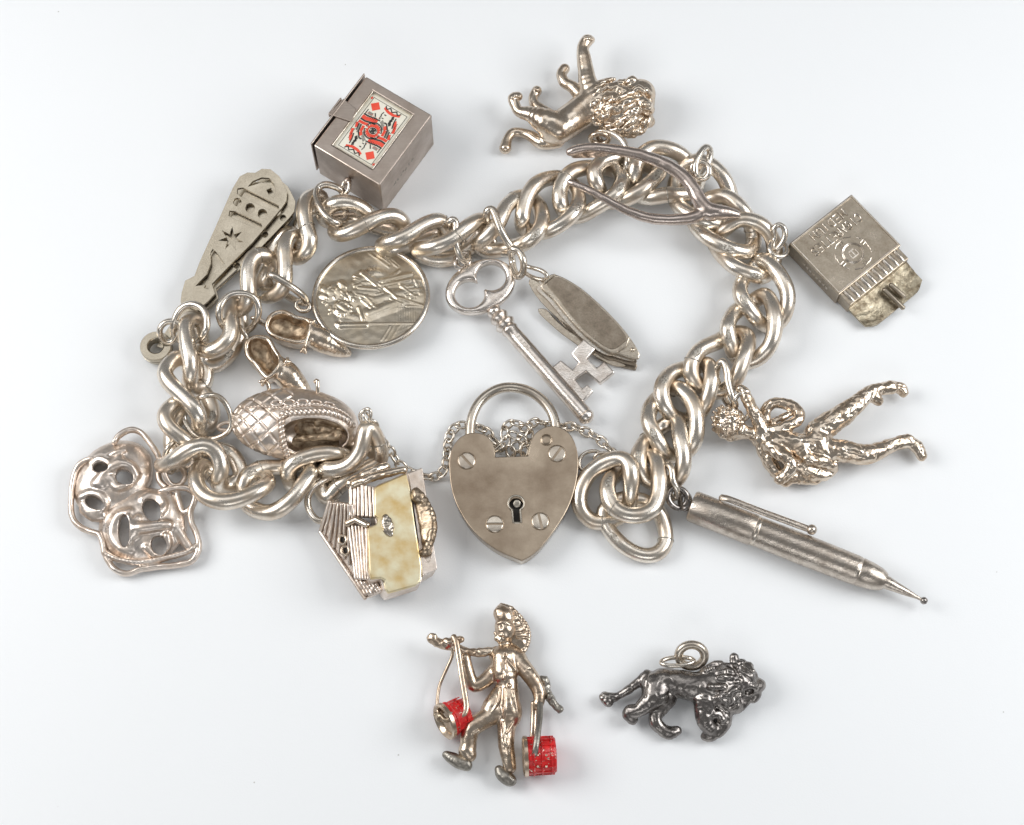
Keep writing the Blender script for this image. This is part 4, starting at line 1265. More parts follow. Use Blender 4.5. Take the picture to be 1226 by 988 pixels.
s.limb(Lp(lz, [(702,330,50,6.5),(728,368,48,9.5),(742,385,43,9)]), 2); s.limb(Lp(lz, [(724,362,58,3.4),(752,362,53,3.2)]), 1.0)
s.limb(Lp(lz, [(682,300,53,4.2),(702,288,55,4.4),(720,300,55,4)]), 1.2); s.limb(Lp(lz, [(735,298,52,4),(752,318,47,3.6)]), 1.2)
s.limb(Lp(lz, [(655,262,44,5),(672,252,46,6),(690,262,44,4)]), 2)
s.ball(P(*lz(700, 318), 55), 4.4, 1.0, True); s.ball(P(*lz(738, 328), 51), 4.0, 1.0, True); s.limb(Lp(lz, [(712,396,54,2.4),(750,400,47,2.4)]), 0.8, True)
rr = random.Random(11)
A_ = axes_px(P(*lz(500, 330), 26), P(*lz(720, 460), 26))
C0 = P(*lz(605, 385), 28)
for i in range(100):
    th, ph = rr.uniform(0, 2 * math.pi), math.acos(rr.uniform(-0.1, 1))
    d = Vector((math.sin(ph) * math.cos(th) * 40, math.sin(ph) * math.sin(th) * 31, math.cos(ph) * 28))
    p0 = C0 + A_ @ (d * 1.08)
    tng = (p0 - P(*lz(735, 320), 44)); nrm_ = (A_ @ d).normalized(); tng = (tng - nrm_ * tng.dot(nrm_)).normalized()
    sd_ = nrm_.cross(tng) * rr.uniform(-.5, .5)
    ln_ = rr.uniform(5, 9)
    s.cap(p0 - tng * ln_, p0 + sd_ * 3, rr.uniform(2.0, 3.0), 3.4, 1.6); s.cap(p0 + sd_ * 3, p0 + tng * ln_ - nrm_ * 2.5, 3.4, 1.6, 1.6)
for px_, py_, z_, r_ in Lp(lz, [(128,330,38,2.2),(142,322,38,2.2),(155,325,36,2),(462,62,53,2.4),(475,62,52,2.4),(488,66,50,2.2),(232,292,17,2),(244,296,17,2)]):
    s.ball(P(px_, py_, z_), r_, 1.0)
part('body', roughen(s.mesh(), 0.3, 0.10, 1.0, 0.0, 0.3, 0.0, 0.055), M_CAST, lion, 180)
ering(lion, (718, 166), 26, (11, 0, 0), (0, -6, 9), 3.4, M_CAST, 'eyelet')
jring(lion, [(716,158,30),(728,158,34),(742,165,36),(750,178,36),(751,196,34),(746,206,22),(738,200,12),(728,180,10),(716,166,16)], 4.0)

# ------------------------------------------------------------------ standing nude figure with drapery
fg = zc(820, 430, 3.187)
cherub = thing('cherub_figurine', 'small silver figurine with curly hair and spread bare legs, arms raised', 'figurine', P(980, 520, 0))
s = Sculpt(0.95, 3.5)
s.limb(Lp(fg, [(262,288,22,8),(310,310,22,14),(370,322,24,18),(440,335,24,16.5),(505,325,24,17)]), 5)
s.limb(Lp(fg, [(500,285,24,15),(560,240,26,14.5),(620,200,28,12.5),(680,150,28,10),(710,125,26,8.5),(760,112,22,8),(790,108,20,8)]), 4)
s.limb(Lp(fg, [(720,140,26,8),(738,158,22,6.5)]), 2)
s.limb(Lp(fg, [(785,106,20,7),(822,112,16,7.5),(835,128,15,6)]), 2)
s.limb(Lp(fg, [(520,350,22,15),(600,350,22,13.5),(680,365,22,12.5),(740,350,20,10.5),(800,325,18,8.5),(850,312,16,8)]), 4)
s.limb(Lp(fg, [(850,310,16,7),(885,335,14,8),(902,368,13,6.5)]), 2)
s.limb(Lp(fg, [(300,290,28,9),(278,230,34,8),(250,180,40,7.4),(228,132,42,6.8),(212,115,42,6)]), 3)
s.limb(Lp(fg, [(330,330,30,10),(370,365,36,8.5),(405,395,38,8),(395,430,34,7.5),(365,455,28,8)]), 3)
s.limb(Lp(fg, [(300,340,20,9),(330,400,16,9),(355,440,14,8),(385,465,13,8)]), 3)
# drapery folds
for pts in ([(430,345,34,7),(470,380,32,8),(520,390,28,8),(560,405,20,8)], [(420,400,26,7),(470,430,20,9),(530,440,14,8),(565,420,12,7)], [(390,450,20,7),(440,455,16,7),(500,462,12,6)], [(400,310,36,6),(440,320,36,7),(455,350,36,6)]):
    s.limb(Lp(fg, pts), 3)
s.ell(P(*fg(165, 245), 24), (19, 20, 18), None, 3)
s.ell(P(*fg(190, 280), 20), (14, 10, 12), None, 3)
s.limb(Lp(fg, [(210,270,24,9),(262,290,22,7.5)]), 3)
s.limb(Lp(fg, [(140,290,26,4),(175,300,24,5)]), 2)
rr = random.Random(5)
for i in range(70):
    th, ph = rr.uniform(0, 6.28), math.acos(rr.uniform(0, 1))
    p0 = P(*fg(162, 240), 24) + Vector((math.sin(ph) * math.cos(th) * 19, math.sin(ph) * math.sin(th) * 20, math.cos(ph) * 18))
    s.ball(p0, rr.uniform(1.6, 3.2), 1.0)
# looped scarf beside the shoulder
lp_ = [(310,250,18),(305,205,20),(330,172,24),(380,170,28),(425,190,30),(438,222,30),(405,250,32),(360,265,32),(325,275,28)]
pth = spline([P(*fg(x, y), z) for x, y, z in lp_], True, 5, 2)
s.path(pth + [pth[0]], 6.2, 2)
s.path([P(*fg(x, y), z) for x, y, z in ((335,240,28),(370,225,28),(400,210,26))], 4.0, 2)
part('body', roughen(s.mesh(), 1.0, 0.11, 2.0, 0.45, 0.25, 0.7, 0.07), M_CAST, cherub, 180)
jring(cherub, [(861,436,38),(866,432,42),(870,444,42),(872,460,40),(877,476,38),(881,485,32),(874,487,16),(864,470,11),(858,450,20)], 4.2)
jring(cherub, [(880,478,40),(888,470,44),(896,480,42),(897,495,34),(890,503,26),(882,497,24),(878,487,30)], 3.0)

# ------------------------------------------------------------------ comedy and tragedy masks
mz = zc(70, 500, 4.94)
masks = thing('theatre_masks', 'two joined silver theatre masks framed by curling ribbon', 'charm', P(160, 605, 0))
s = Sculpt(0.95, 3.0)
a1, b1 = P(*mz(190, 530), 12), P(*mz(490, 215), 12)
A1 = axes_px(a1, b1)
c1 = P(*mz(325, 365), 5)
s.ell(c1, (52, 42, 21), A1, 2)
s.ell(c1 - Vector((0, 0, 6)), (49, 39, 19), A1, 2, True)
def feat(conv, pts, k=2.5):
    s.limb([(x, y, z * 0.72 + 0.4, r * 1.12) for x, y, z, r in Lp(conv, pts)], k + 1.8)
feat(mz, [(355,260,34,5),(300,300,36,5),(250,365,34,5.5),(225,390,32,5)])
feat(mz, [(260,395,32,5),(285,375,32,5)])
feat(mz, [(200,270,26,4),(245,245,30,4.5),(290,260,34,4.5)], 3)
feat(mz, [(330,290,36,4),(380,270,36,4.5),(430,290,33,4),(455,340,28,4)], 3)
feat(mz, [(310,360,34,3),(345,410,32,4),(395,400,32,4),(440,370,28,3)], 3)
feat(mz, [(140,470,22,4.5),(190,450,28,4.5),(245,460,30,4.5),(275,500,28,4.5),(250,545,24,4.5),(190,545,20,5),(150,510,20,4.5)], 2)
feat(mz, [(150,550,14,5),(210,585,16,6),(260,585,18,5)], 3)
feat(mz, [(300,225,30,2.2),(340,205,33,2.4),(390,195,33,2.2)], 2)
feat(mz, [(330,250,33,2.0),(370,232,34,2.2)], 2)
for (x, y, rx, ry, an) in ((245, 288, 10, 6, 0.2), (385, 345, 11, 8.5, 0.5), (205, 492, 13, 6.5, 0.5)):
    q0 = P(*mz(x, y), 30); q1 = P(*mz(x + 40 * math.cos(an), y + 40 * math.sin(an)), 30)
    s.ell(q0 - Vector((0, 0, 12)), (rx, ry, 60), axes_px(q0, q1), 1.0, True)
n_first = len(s.ops)
c2 = P(*mz(500, 640), 6)
A2 = axes_px(P(*mz(380, 665), 12), P(*mz(660, 625), 12))
s2 = Sculpt(0.95, 3.0)
s2.ell(c2, (52, 46, 19), A2, 2)
s2.ell(c2 - Vector((0, 0, 6)), (49, 43, 17), A2, 2, True)
s_keep = s; s = s2
feat(mz, [(650,635,30,5),(580,640,35,5.5),(500,650,38,6),(455,655,36,6)])
feat(mz, [(470,600,34,4),(440,640,35,4.5),(450,690,33,4.5)], 3)
feat(mz, [(600,560,32,4),(630,520,27,4),(610,470,22,4)], 3); feat(mz, [(500,480,26,3.5),(540,460,24,3.5),(590,470,22,3.5)], 2)
feat(mz, [(640,700,30,4),(645,760,24,4),(600,810,18,4)], 3); feat(mz, [(520,770,26,3.5),(560,810,22,3.5)], 2)
feat(mz, [(420,560,30,4),(360,580,28,4.5),(325,640,24,5),(325,710,22,5),(370,770,22,5),(430,790,22,4)], 2.5)
feat(mz, [(410,590,34,3.5),(425,660,36,3.5),(420,740,30,3.5)], 2)
feat(mz, [(650,450,18,4),(690,560,20,5),(700,650,20,5),(740,720,16,5),(780,780,12,5)], 3)
feat(mz, [(690,470,16,3),(720,580,16,3.5),(735,660,14,3)], 2)
rr = random.Random(9)
for i in range(40):
    t = rr.random()
    feat(mz, [(690 + 60 * t + rr.uniform(-14, 14), 560 + 190 * t, 22 - 8 * t, rr.uniform(1.6, 2.6))] * 2, 1)
for (x, y, rx, ry, an) in ((545, 535, 15, 10, 1.1), (585, 740, 11, 9, 1.2), (383, 660, 19, 7.5, 1.55)):
    q0 = P(*mz(x, y), 30); q1 = P(*mz(x + 40 * math.cos(an), y + 40 * math.sin(an)), 30)
    s2.ell(q0 - Vector((0, 0, 12)), (rx, ry, 60), axes_px(q0, q1), 1.0, True)
part('tragedy_mask', roughen(s_keep.mesh(), 0.4, 0.07, 4.0, 0.15, 0.22), M_PINK, masks, 180)
part('comedy_mask', roughen(s2.mesh(), 0.4, 0.07, 6.0, 0.15, 0.22), M_PINK, masks, 180)
rb = Sculpt(0.9, 2.0)
for pts in ([(330,150,20),(360,105,20),(430,72,18),(490,90,18),(540,150,18),(585,215,16),(600,260,14)],
            [(205,245,18),(140,265,16),(100,320,14),(82,400,12),(75,500,10),(78,580,10),(110,635,10),(170,668,10),(240,690,12)],
            [(270,790,12),(295,850,10),(340,905,10),(410,925,9),(480,900,9),(580,885,9),(700,872,9),(790,850,10),(830,780,11),(822,700,12),(790,630,14),(780,560,16),(810,480,16),(795,435,16),(740,415,18),(660,425,18),(600,440,16)],
            [(700,430,14),(715,500,12),(740,570,12),(780,540,14)], [(270,800,12),(350,840,12),(480,860,12),(640,830,12),(760,800,12),(815,760,12)], [(590,330,14),(600,380,14),(640,415,14)], [(240,690,12),(262,740,12),(272,800,12)]):
    pth = spline([P(*mz(x, y), z) for x, y, z in pts], False, 5, 2)
    for i, (a, b) in enumerate(zip(pth, pth[1:])):
        rb.cap(a, b, 3.1, 3.1)
        rb.cap(a + Vector((0, 0, 3.0)), b + Vector((0, 0, 3.0)), 2.3, 2.3)
part('ribbon', roughen(rb.mesh(), 0.5, 0.12, 8.0), M_PINK, masks, 180)
jring(masks, [(196,560,26),(199,572,24),(206,581,20),(216,580,16),(222,570,16),(216,560,14),(205,556,20)], 3.2, M_PINK)
jring(masks, [(198,545,34),(202,535,40),(210,528,36),(214,540,22),(212,556,14),(204,566,20),(198,558,28)], 3.6)

# ------------------------------------------------------------------ quilted cradle
bz = zc(180, 340, 3.293)
cradle = thing('cradle_charm', 'quilted silver hooded basket charm with rope edging and dark hollow', 'charm', P(350, 512, 0))
ca, cb_ = P(*bz(325, 560), 26), P(*bz(815, 585), 26)
AX = axes_px(ca, cb_)
cc = (ca + cb_) / 2 + Vector((0, 6, 2))
s = Sculpt(0.9, 2.0)
s.ell(cc, (75, 43, 31), AX, 2)
s.ell(cc + AX @ Vector((26, -20, 16)), (41, 21, 26), AX, 2.5, True)
V, Fc = s.mesh()
# quilting: diamond grooves on the foot end, rows of little ovals on the crown
loc = (V - np.array(cc)) @ np.array(AX)
an = np.arctan2(loc[:, 2], loc[:, 1])
U = np.arctan2(np.hypot(loc[:, 1] / 43, loc[:, 2] / 31), -loc[:, 0] / 75)   # 0 at the foot tip
outer = (np.abs(np.sqrt((loc[:, 0] / 75) ** 2 + (loc[:, 1] / 43) ** 2 + (loc[:, 2] / 31) ** 2) - 1) < 0.05)
g1 = np.abs(((U * 2.9 + an * 1.35) % 1) - 0.5); g2 = np.abs(((U * 2.9 - an * 1.35) % 1) - 0.5)
gr = np.minimum(g1, g2)
dep = -2.2 * np.exp(-(gr / 0.085) ** 2) + 0.8
dep = np.where(outer & (loc[:, 0] < -2), dep, 0)
Nn = np.array(AX @ Vector((1, 0, 0)))
nl = np.stack([loc[:, 0] / 75 ** 2, loc[:, 1] / 43 ** 2, loc[:, 2] / 31 ** 2], 1)
nl /= np.linalg.norm(nl, axis=1)[:, None] + 1e-9
V = V + (nl @ np.array(AX).T) * dep[:, None]
part('basket', roughen((V, Fc), 0.35, 0.15, 1.5), M_PINK, cradle, 180)
# rope edging
def rope(pts, r, pitch=5.0, strands=2):
    mb = MB()
    L_ = [0]
    for a, b in zip(pts, pts[1:]):
        L_.append(L_[-1] + (b - a).length)
    for k in range(strands):
        q_ = []
        for i, p in enumerate(pts):
            t = (pts[min(i + 1, len(pts) - 1)] - pts[max(i - 1, 0)]).normalized()
            u = Vector((0, 0, 1)); u = (u - t * u.dot(t)).normalized(); w = t.cross(u)
            ph = 2 * math.pi * (L_[i] / pitch / 2 + k / strands)
            q_.append(p + (u * math.cos(ph) + w * math.sin(ph)) * r * 0.62)
        mb.tube(q_, r * 0.72, False, 7)
    return mb
def surf(x, y, h=0.0):
    """point of the cradle's outer ellipsoid seen at this place"""
    d = FWD * F + RIGHT * (bz(x, y)[0] - CX) + UP * (CY - bz(x, y)[1])
    d.normalize()
    MT = AX.transposed()
    o_ = MT @ (CAM - cc); dd = MT @ d
    R3 = Vector((75 + h, 43 + h, 31 + h))
    o_ = Vector(o_[i] / R3[i] for i in range(3)); dd = Vector(dd[i] / R3[i] for i in range(3))
    a = dd.dot(dd); b = o_.dot(dd); c = o_.dot(o_) - 1
    disc = b * b - a * c
    t = (-b - math.sqrt(max(0, disc))) / a
    return CAM + d * t
rp = spline([surf(x, y, 0.5) for x, y in ((540,680),(528,640),(520,590),(517,545),(522,515),(560,508),(620,505),(690,505),(740,518),(780,540),(800,562))], False, 16, 2)
part('rope_edging', rope(rp, 3.4, 5.5), M_PINK, cradle, 180)
rp2 = spline([surf(x, y, 0.5) for x, y in ((375,490),(440,482),(520,490),(600,478),(680,478),(750,500),(790,530))], False, 16, 2)
part('rope_edging', rope(rp2, 1.8, 4.5), M_PINK, cradle, 180)
for i, (x, y) in enumerate(((500,470),(548,468),(602,466),(654,470),(705,478))):
    c0 = surf(x, y, 0.4)
    n3 = (AX @ Vector(((AX.transposed() @ (c0 - cc))[k] / (75, 43, 31)[k] ** 2 for k in range(3)))).normalized()
    t3 = (AX @ Vector((1, 0, 0))); t3 = (t3 - n3 * t3.dot(n3)).normalized(); b3 = n3.cross(t3)
    part('oval_boss', MB().tube([c0 + n3 * 0.4 + t3 * 7.0 * math.cos(2 * math.pi * k / 24) + b3 * 4.0 * math.sin(2 * math.pi * k / 24) for k in range(24)], 1.5, True, 7), M_PINK, cradle, 180)
s = Sculpt(0.9, 2.0)
s.limb(Lp(bz, [(585,612,38,4),(640,608,40,4),(690,604,40,5),(735,596,40,7)]), 2)
s.limb(Lp(bz, [(600,560,26,12),(660,575,26,12),(720,580,26,11)]), 3)
s.limb(Lp(bz, [(660,545,40,5),(710,540,42,6),(760,560,40,6)]), 2)
s.limb(Lp(bz, [(590,540,36,3),(640,535,40,4)]), 2)
part('bedding', roughen(s.mesh(), 1.2, 0.15, 3), M_HOLLOW, cradle, 180)
part('cavity_floor', MB().box(cc + AX @ Vector((24, -18, -6)), AX @ Vector((32, 0, 0)), AX @ Vector((0, 13, 0)), Vector((0, 0, 3))), M_HOLLOW, cradle, 40, 2, 2)
jring(cradle, [(279,508,26),(270,506,26),(262,510,26),(262,514,24),(270,515,24),(279,513,24)], 2.3, M_PINK, 'eyelet')
jring(cradle, [(243,475,48),(256,473,44),(268,480,40),(276,497,34),(276,513,28),(266,522,22),(250,526,18),(232,520,14),(221,503,14),(221,490,20),(232,480,34)], 3.3)

# ------------------------------------------------------------------ pair of shoes
sz = zc(180, 360, 5.108)
def shoe(name, label, opening, toe, heel, zf, bow_a, bow_b, eye, axis):
    t = thing(name, label, 'shoe', P(*toe[0][:2], 0), 'pair of shoe charms on one ring')
    s = Sculpt(0.85, 3.0)
    op = spline([P(*sz(x, y), z) for x, y, z in opening], True, 6, 1)
    cc_ = sum(op, Vector()) / len(op)
    floor_ = cc_.copy(); floor_.z = zf
    for i, p in enumerate(op):
        q0 = p - Vector((0, 0, 1)); q1 = p.lerp(cc_, 0.18); q1.z = zf + 3
        s.cap(q0, q1, 2.6, 3.4, 2.0)
        s.cap(q1, floor_, 3.2, 3.2, 2.0)
    for a in toe:
        pass
    tp = [(x, y, z, r) for x, y, z, r in toe]
    s.limb(tp, 4)
    s.ell(cc_ + Vector((0, 0, 2)), axis[0], axis[1], 1.0, True)
    part('upper', roughen(s.mesh(), 0.35, 0.12, 2), M_CAST, t, 180)
    ll = Sculpt(0.9, 2)
    ins_ = [p.lerp(cc_, 0.22) for p in op]
    mb = MB()
    n = len(op)
    vs_ = [p - Vector((0, 0, 0.6)) for p in [q.lerp(cc_, 0.06) for q in op]] + [Vector((p.x, p.y, max(zf + 6, p.z - 13))) for p in [q.lerp(cc_, 0.3) for q in op]] + [Vector((cc_.x, cc_.y, zf + 7))]
    fs_ = [(i, (i + 1) % n, n + (i + 1) % n, n + i) for i in range(n)] + [(n + i, n + (i + 1) % n, 2 * n) for i in range(n)]
    part('shaded_inner_shell', MB().add(vs_, fs_), M_HOLLOW, t, 180)  # inner shell added to carry the darkness inside the shoe
    part('top_line', MB().tube(op, 1.9, True, 10), M_RING, t, 180)
    bs_ = Sculpt(0.8, 1.5)
    A0, B0 = P(*sz(*bow_a[:2]), bow_a[2]), P(*sz(*bow_b[:2]), bow_b[2])
    bs_.cap(A0, B0, 1.8, 1.8)
    for e, o_ in ((A0, B0), (B0, A0)):
        d = (e - o_).normalized()
        sd = Vector((0, 0, 1)).cross(d)
        bs_.cap(e, e + d * 3 + sd * 2.6, 2.6, 2.2); bs_.cap(e, e + d * 3 - sd * 2.6, 2.4, 1.8); bs_.ball(e + Vector((0, 0, 1.5)), 2.4)
    part('bow', bs_.mesh(), M_CAST, t, 180)
    jring(t, [(*sz(x, y), z) for x, y, z in eye], 2.2, M_RING, 'eyelet')
    return t
opA = [(716,160,30),(722,115,31),(755,82,31),(805,68,31),(850,82,31),(890,105,31),(968,122,32),(982,175,34),(966,235,32),(915,252,31),(850,242,30),(790,225,30),(740,200,30)]
oa, ob_ = P(*sz(720, 150), 26), P(*sz(970, 180), 26)
shA = shoe('shoe_charm', 'hollow silver shoe with small bow, toe tucked beside the medal', opA,
     [(*sz(975,200), 20, 14), (*sz(1040,235), 19, 15.5), (*sz(1110,270), 15, 13.5), (*sz(1165,300), 11, 9.5), (*sz(1205,322), 8, 5)], None, 6,
     (985,135,34), (940,300,34), [(716,152,28),(700,132,30),(670,115,32),(640,105,32),(618,108,30),(640,118,26),(680,140,25)],
     ((25, 13.5, 20), axes_px(oa, ob_)))
opB = [(588,300,32),(592,255,33),(630,228,33),(680,224,33),(725,240,33),(750,290,33),(790,350,34),(800,372,35),(765,425,35),(722,470,34),(690,445,33),(650,390,32),(605,345,32)]
oa, ob_ = P(*sz(640, 250), 26), P(*sz(760, 420), 26)
shB = shoe('shoe_charm', 'hollow silver shoe with small bow, toe behind the quilted basket', opB,
     [(*sz(775,410), 22, 14), (*sz(830,450), 20, 16), (*sz(880,510), 16, 15), (*sz(930,560), 12, 11), (*sz(960,590), 9, 7)], None, 6,
     (835,375,36), (690,495,34), [(600,245,31),(590,222,32),(575,195,34),(560,170,34),(548,155,32),(556,180,27),(580,220,26)],
     ((25, 14, 20), axes_px(oa, ob_)))
part('side_tie', MB().tube(spline([P(*sz(x, y), z) for x, y, z in ((706, 495, 30), (722, 520, 28), (728, 565, 24), (722, 590, 20))], False, 6, 1), 2.6, False, 8), M_CAST, shB, 180)
part('side_tie', MB().tube(spline([P(*sz(x, y), z) for x, y, z in ((1010, 495, 44), (1020, 490, 46), (1024, 530, 44), (1024, 575, 40))], False, 6, 1), 2.6, False, 8), M_CAST, shB, 180)
jring(shA, [(262,373,58),(272,355,60),(290,351,58),(305,357,52),(310,372,44),(306,386,32),(298,395,20),(285,400,14),(268,392,40)], 4.2)

# ------------------------------------------------------------------ cottage charm on its back
hz = zc(370, 540, 5.488)
cot = thing('cottage_charm', 'blocky silver cottage charm with a yellowed flat base facing upwards', 'charm', P(455, 650, 0))
hpn = Plane.three((*hz(430, 235), 60), (*hz(640, 145), 54), (*hz(735, 860), 50))
base_o = [(430,240),(455,225),(640,147),(662,235),(700,500),(740,760),(738,850),(700,885),(520,935),(500,905),(498,850),(470,835),(405,842),(395,780),(384,505),(440,482),(455,445),(430,420)]
body_o = [(250,260),(275,215),(420,235),(455,218),(640,142),(740,110),(775,300),(842,772),(745,828),(735,865),(520,940),(480,925),(370,970),(300,840),(250,700),(245,480),(300,440),(255,360)]
part('base_plate', MB().outline([hz(*p) for p in base_o], hpn, 6), M_BASEY, cot, 28, 1.6, 2)
sd_pl = Plane(hpn.p - hpn.n * 6.2, hpn.n)
core_o = [(415,245),(455,218),(640,142),(745,108),(842,772),(745,828),(735,868),(520,938),(490,915),(470,842),(400,850),(372,790),(372,505),(440,480),(420,400)]
part('body', MB().outline([hz(*p) for p in core_o], sd_pl, 36), M_PINK, cot, 28, 1.5, 2)
# right hand wall, set lower, with an arched opening
rw = [(652,148),(742,110),(842,772),(746,826)]
rpl = Plane(hpn.p - hpn.n * 3.0, hpn.n)
oval = []
for k in range(28):
    a = 2 * math.pi * k / 28
    x, y = 42 * math.cos(a), 250 * math.sin(a)
    th = 0.12
    oval.append((748 + x * math.cos(th) - y * math.sin(th) * -1 * -1, 480 + x * math.sin(th) + y * math.cos(th)))
oval = [(748 + 44 * math.cos(2 * math.pi * k / 28) + 0.16 * 245 * math.sin(2 * math.pi * k / 28), 478 + 245 * math.sin(2 * math.pi * k / 28)) for k in range(28)]
part('side_wall', MB().outline([hz(*p) for p in rw], rpl, 9), M_PINK, cot, 28, 0.9, 2, [MB().outline([hz(*p) for p in oval], rpl, 16, 5)])
part('opening', MB().outline([hz(*p) for p in inset(oval, 0.96)], Plane(rpl.p - rpl.n * 9.3, rpl.n), 2), M_BLACK, cot, 28)  # black plate painted in for the shade within the arch
s = Sculpt(0.85, 1.8)
for i in range(15):
    t = i / 14
    x = 705 + 85 * math.sin(t * math.pi) ** 0.8 + 45 * t; y = 270 + 400 * t
    s.ball(P(*hz(x, y), 52 - 4 * t), 4.6, 1.5)
    s.cap(P(*hz(x, y), 52 - 4 * t), P(*hz(700 + 60 * t + 20, 290 + 370 * t), 47 - 4 * t), 4.6, 5.5, 2)
s.ball(P(*hz(712, 300), 50), 8, 3); s.ball(P(*hz(772, 672), 46), 4.5, 1)
part('scalloped_arch', roughen(s.mesh(), 0.7, 0.2, 2), M_DKBROWN, cot, 180)
# knob in the middle of the base
s = Sculpt(0.8, 2); kb0 = hpn.at(*hz(516, 490)); s.ell(kb0, (7, 14, 4), axes_px(kb0, hpn.at(*hz(600, 470))), 2)
part('casting_stub', roughen(s.mesh(), 1.0, 0.25, 4), M_LOCKEDGE, cot, 180)
# ribbed boarding on the left: each board its own strip
def boards(x0, y0, x1, y1, dx, dy, n, plane, thick, wob=0.6, seed=1):
    """n strips side by side between (x0,y0) and (x1,y1); each runs dx,dy"""
    r_ = random.Random(seed)
    for i in range(n):
        ta, tb_ = (i + 0.06) / n, (i + 0.94) / n
        p = [(x0 + (x1 - x0) * ta, y0 + (y1 - y0) * ta), (x0 + (x1 - x0) * tb_, y0 + (y1 - y0) * tb_)]
        d0, d1 = (dx(ta), dx(tb_)) if callable(dx) else (dx, dx)
        e0, e1 = (dy(ta), dy(tb_)) if callable(dy) else (dy, dy)
        o_ = [p[0], p[1], (p[1][0] + d1, p[1][1] + e1), (p[0][0] + d0, p[0][1] + e0)]
        h_ = r_.uniform(-wob, wob)
        A0, A1 = plane.at(*hz(*o_[0]), h_), plane.at(*hz(*o_[1]), h_)
        B0, B1 = plane.at(*hz(*o_[3]), h_), plane.at(*hz(*o_[2]), h_)
        ca_, cb2 = (A0 + A1) / 2, (B0 + B1) / 2
        wr = (A1 - A0).length * 0.5
        pts = [ca_.lerp(cb2, j / 8) + plane.n * r_.uniform(-.5, .5) - plane.n * wr * .4 for j in range(9)]
        yield MB().tube(pts, [wr * r_.uniform(.85, 1.1) for _ in pts], False, 10)
gpl = Plane.three((*hz(135, 335), 40), (*hz(72, 530), 22), (*hz(370, 965), 24))
gable_back = [(132,332),(250,345),(300,600),(300,820),(480,920),(372,972),(72,530)]
part('gable', MB().outline([hz(*p) for p in gable_back], Plane(gpl.p - gpl.n * 2.5, gpl.n), 12), M_PINK, cot, 28, 1.2, 2)
for o_ in boards(134, 345, 290, 360, lambda t: -55 + 75 * t + 0, lambda t: 190 + 250 * t, 7, gpl, 5, 0.8, 3):
    part('board', o_, M_PINK, cot, 180)
for o_ in boards(300, 850, 455, 880, lambda t: 60 - 40 * t, lambda t: 95 - 60 * t, 6, gpl, 5, 0.8, 5):
    part('board', o_, M_PINK, cot, 180)
part('eave', MB().tube([gpl.at(*hz(74, 532), .5), gpl.at(*hz(220, 750), .5), gpl.at(*hz(368, 968), .5)], 2.4, False, 8), M_PINK, cot, 180)
part('eave', MB().tube([gpl.at(*hz(134, 334), .5), gpl.at(*hz(74, 530), .5)], 2.2, False, 8), M_PINK, cot, 180)
UPW = [(258,220),(436,240),(440,425),(258,415)]
upl = Plane.three((*hz(265, 225), 50), (*hz(430, 240), 58), (*hz(430, 420), 56))
for o_ in boards(262, 220, 432, 240, lambda t: -5 + 15 * t, lambda t: 200 - 10 * t, 7, upl, 22, 0.9, 7):
    part('board', o_, M_PINK, cot, 180)
part('wall', MB().outline([hz(*p) for p in UPW], upl, 20, -3), M_PINK, cot, 28, 1.0, 1)
lpl = Plane.three((*hz(255, 490), 44), (*hz(380, 500), 54), (*hz(390, 840), 50))
for o_ in boards(250, 492, 382, 500, lambda t: 45 - 30 * t, lambda t: 340, 6, lpl, 24, 0.9, 9):
    part('board', o_, M_PINK, cot, 180)
part('wall', MB().outline([hz(*p) for p in [(248,492),(386,502),(400,845),(298,835)]], lpl, 22, -3), M_PINK, cot, 28, 1.0, 1)
part('ledge', MB().tube([P(*hz(252, 478), 46), P(*hz(310, 450), 50), P(*hz(380, 488), 54)], 4.2, False, 10), M_CAST, cot, 180)
part('ledge_shadow_gap', MB().outline([hz(*p) for p in ((275, 470), (330, 425), (425, 430), (380, 480))], Plane.flat(44), 6), M_HOLLOW, cot, 28) if False else None
for (x, y) in ((220, 585), (238, 655)):
    c0 = gpl.at(*hz(x, y), 3)
    part('window_loop', MB().tube([c0 + Vector((4.4 * math.cos(2 * math.pi * k / 20), 5.2 * math.sin(2 * math.pi * k / 20), 0)) for k in range(20)], 1.8, True, 8), M_CAST, cot, 180)
    part('window_shade_disc', MB().disc(c0 - gpl.n * 1.5, gpl.n, 4, 2, 16), M_BLACK, cot, 28)  # black disc standing in for the shade of a window hole
s = Sculpt(0.9, 2)
s.limb(Lp(hz, [(270,215,46,6),(360,165,48,6),(440,125,46,6),(500,105,42,6)]), 3); s.limb(Lp(hz, [(300,220,52,5),(400,180,56,5),(500,150,52,5),(620,125,50,4.5)]), 3)
part('ridge', roughen(s.mesh(), 0.9, 0.15, 4), M_CAST, cot, 180)
jring(cot, [(396,572,18),(385,577,22),(373,586,24),(368,599,22),(371,613,20),(382,624,20),(396,618,18),(402,598,12),(402,580,12)], 4.2)

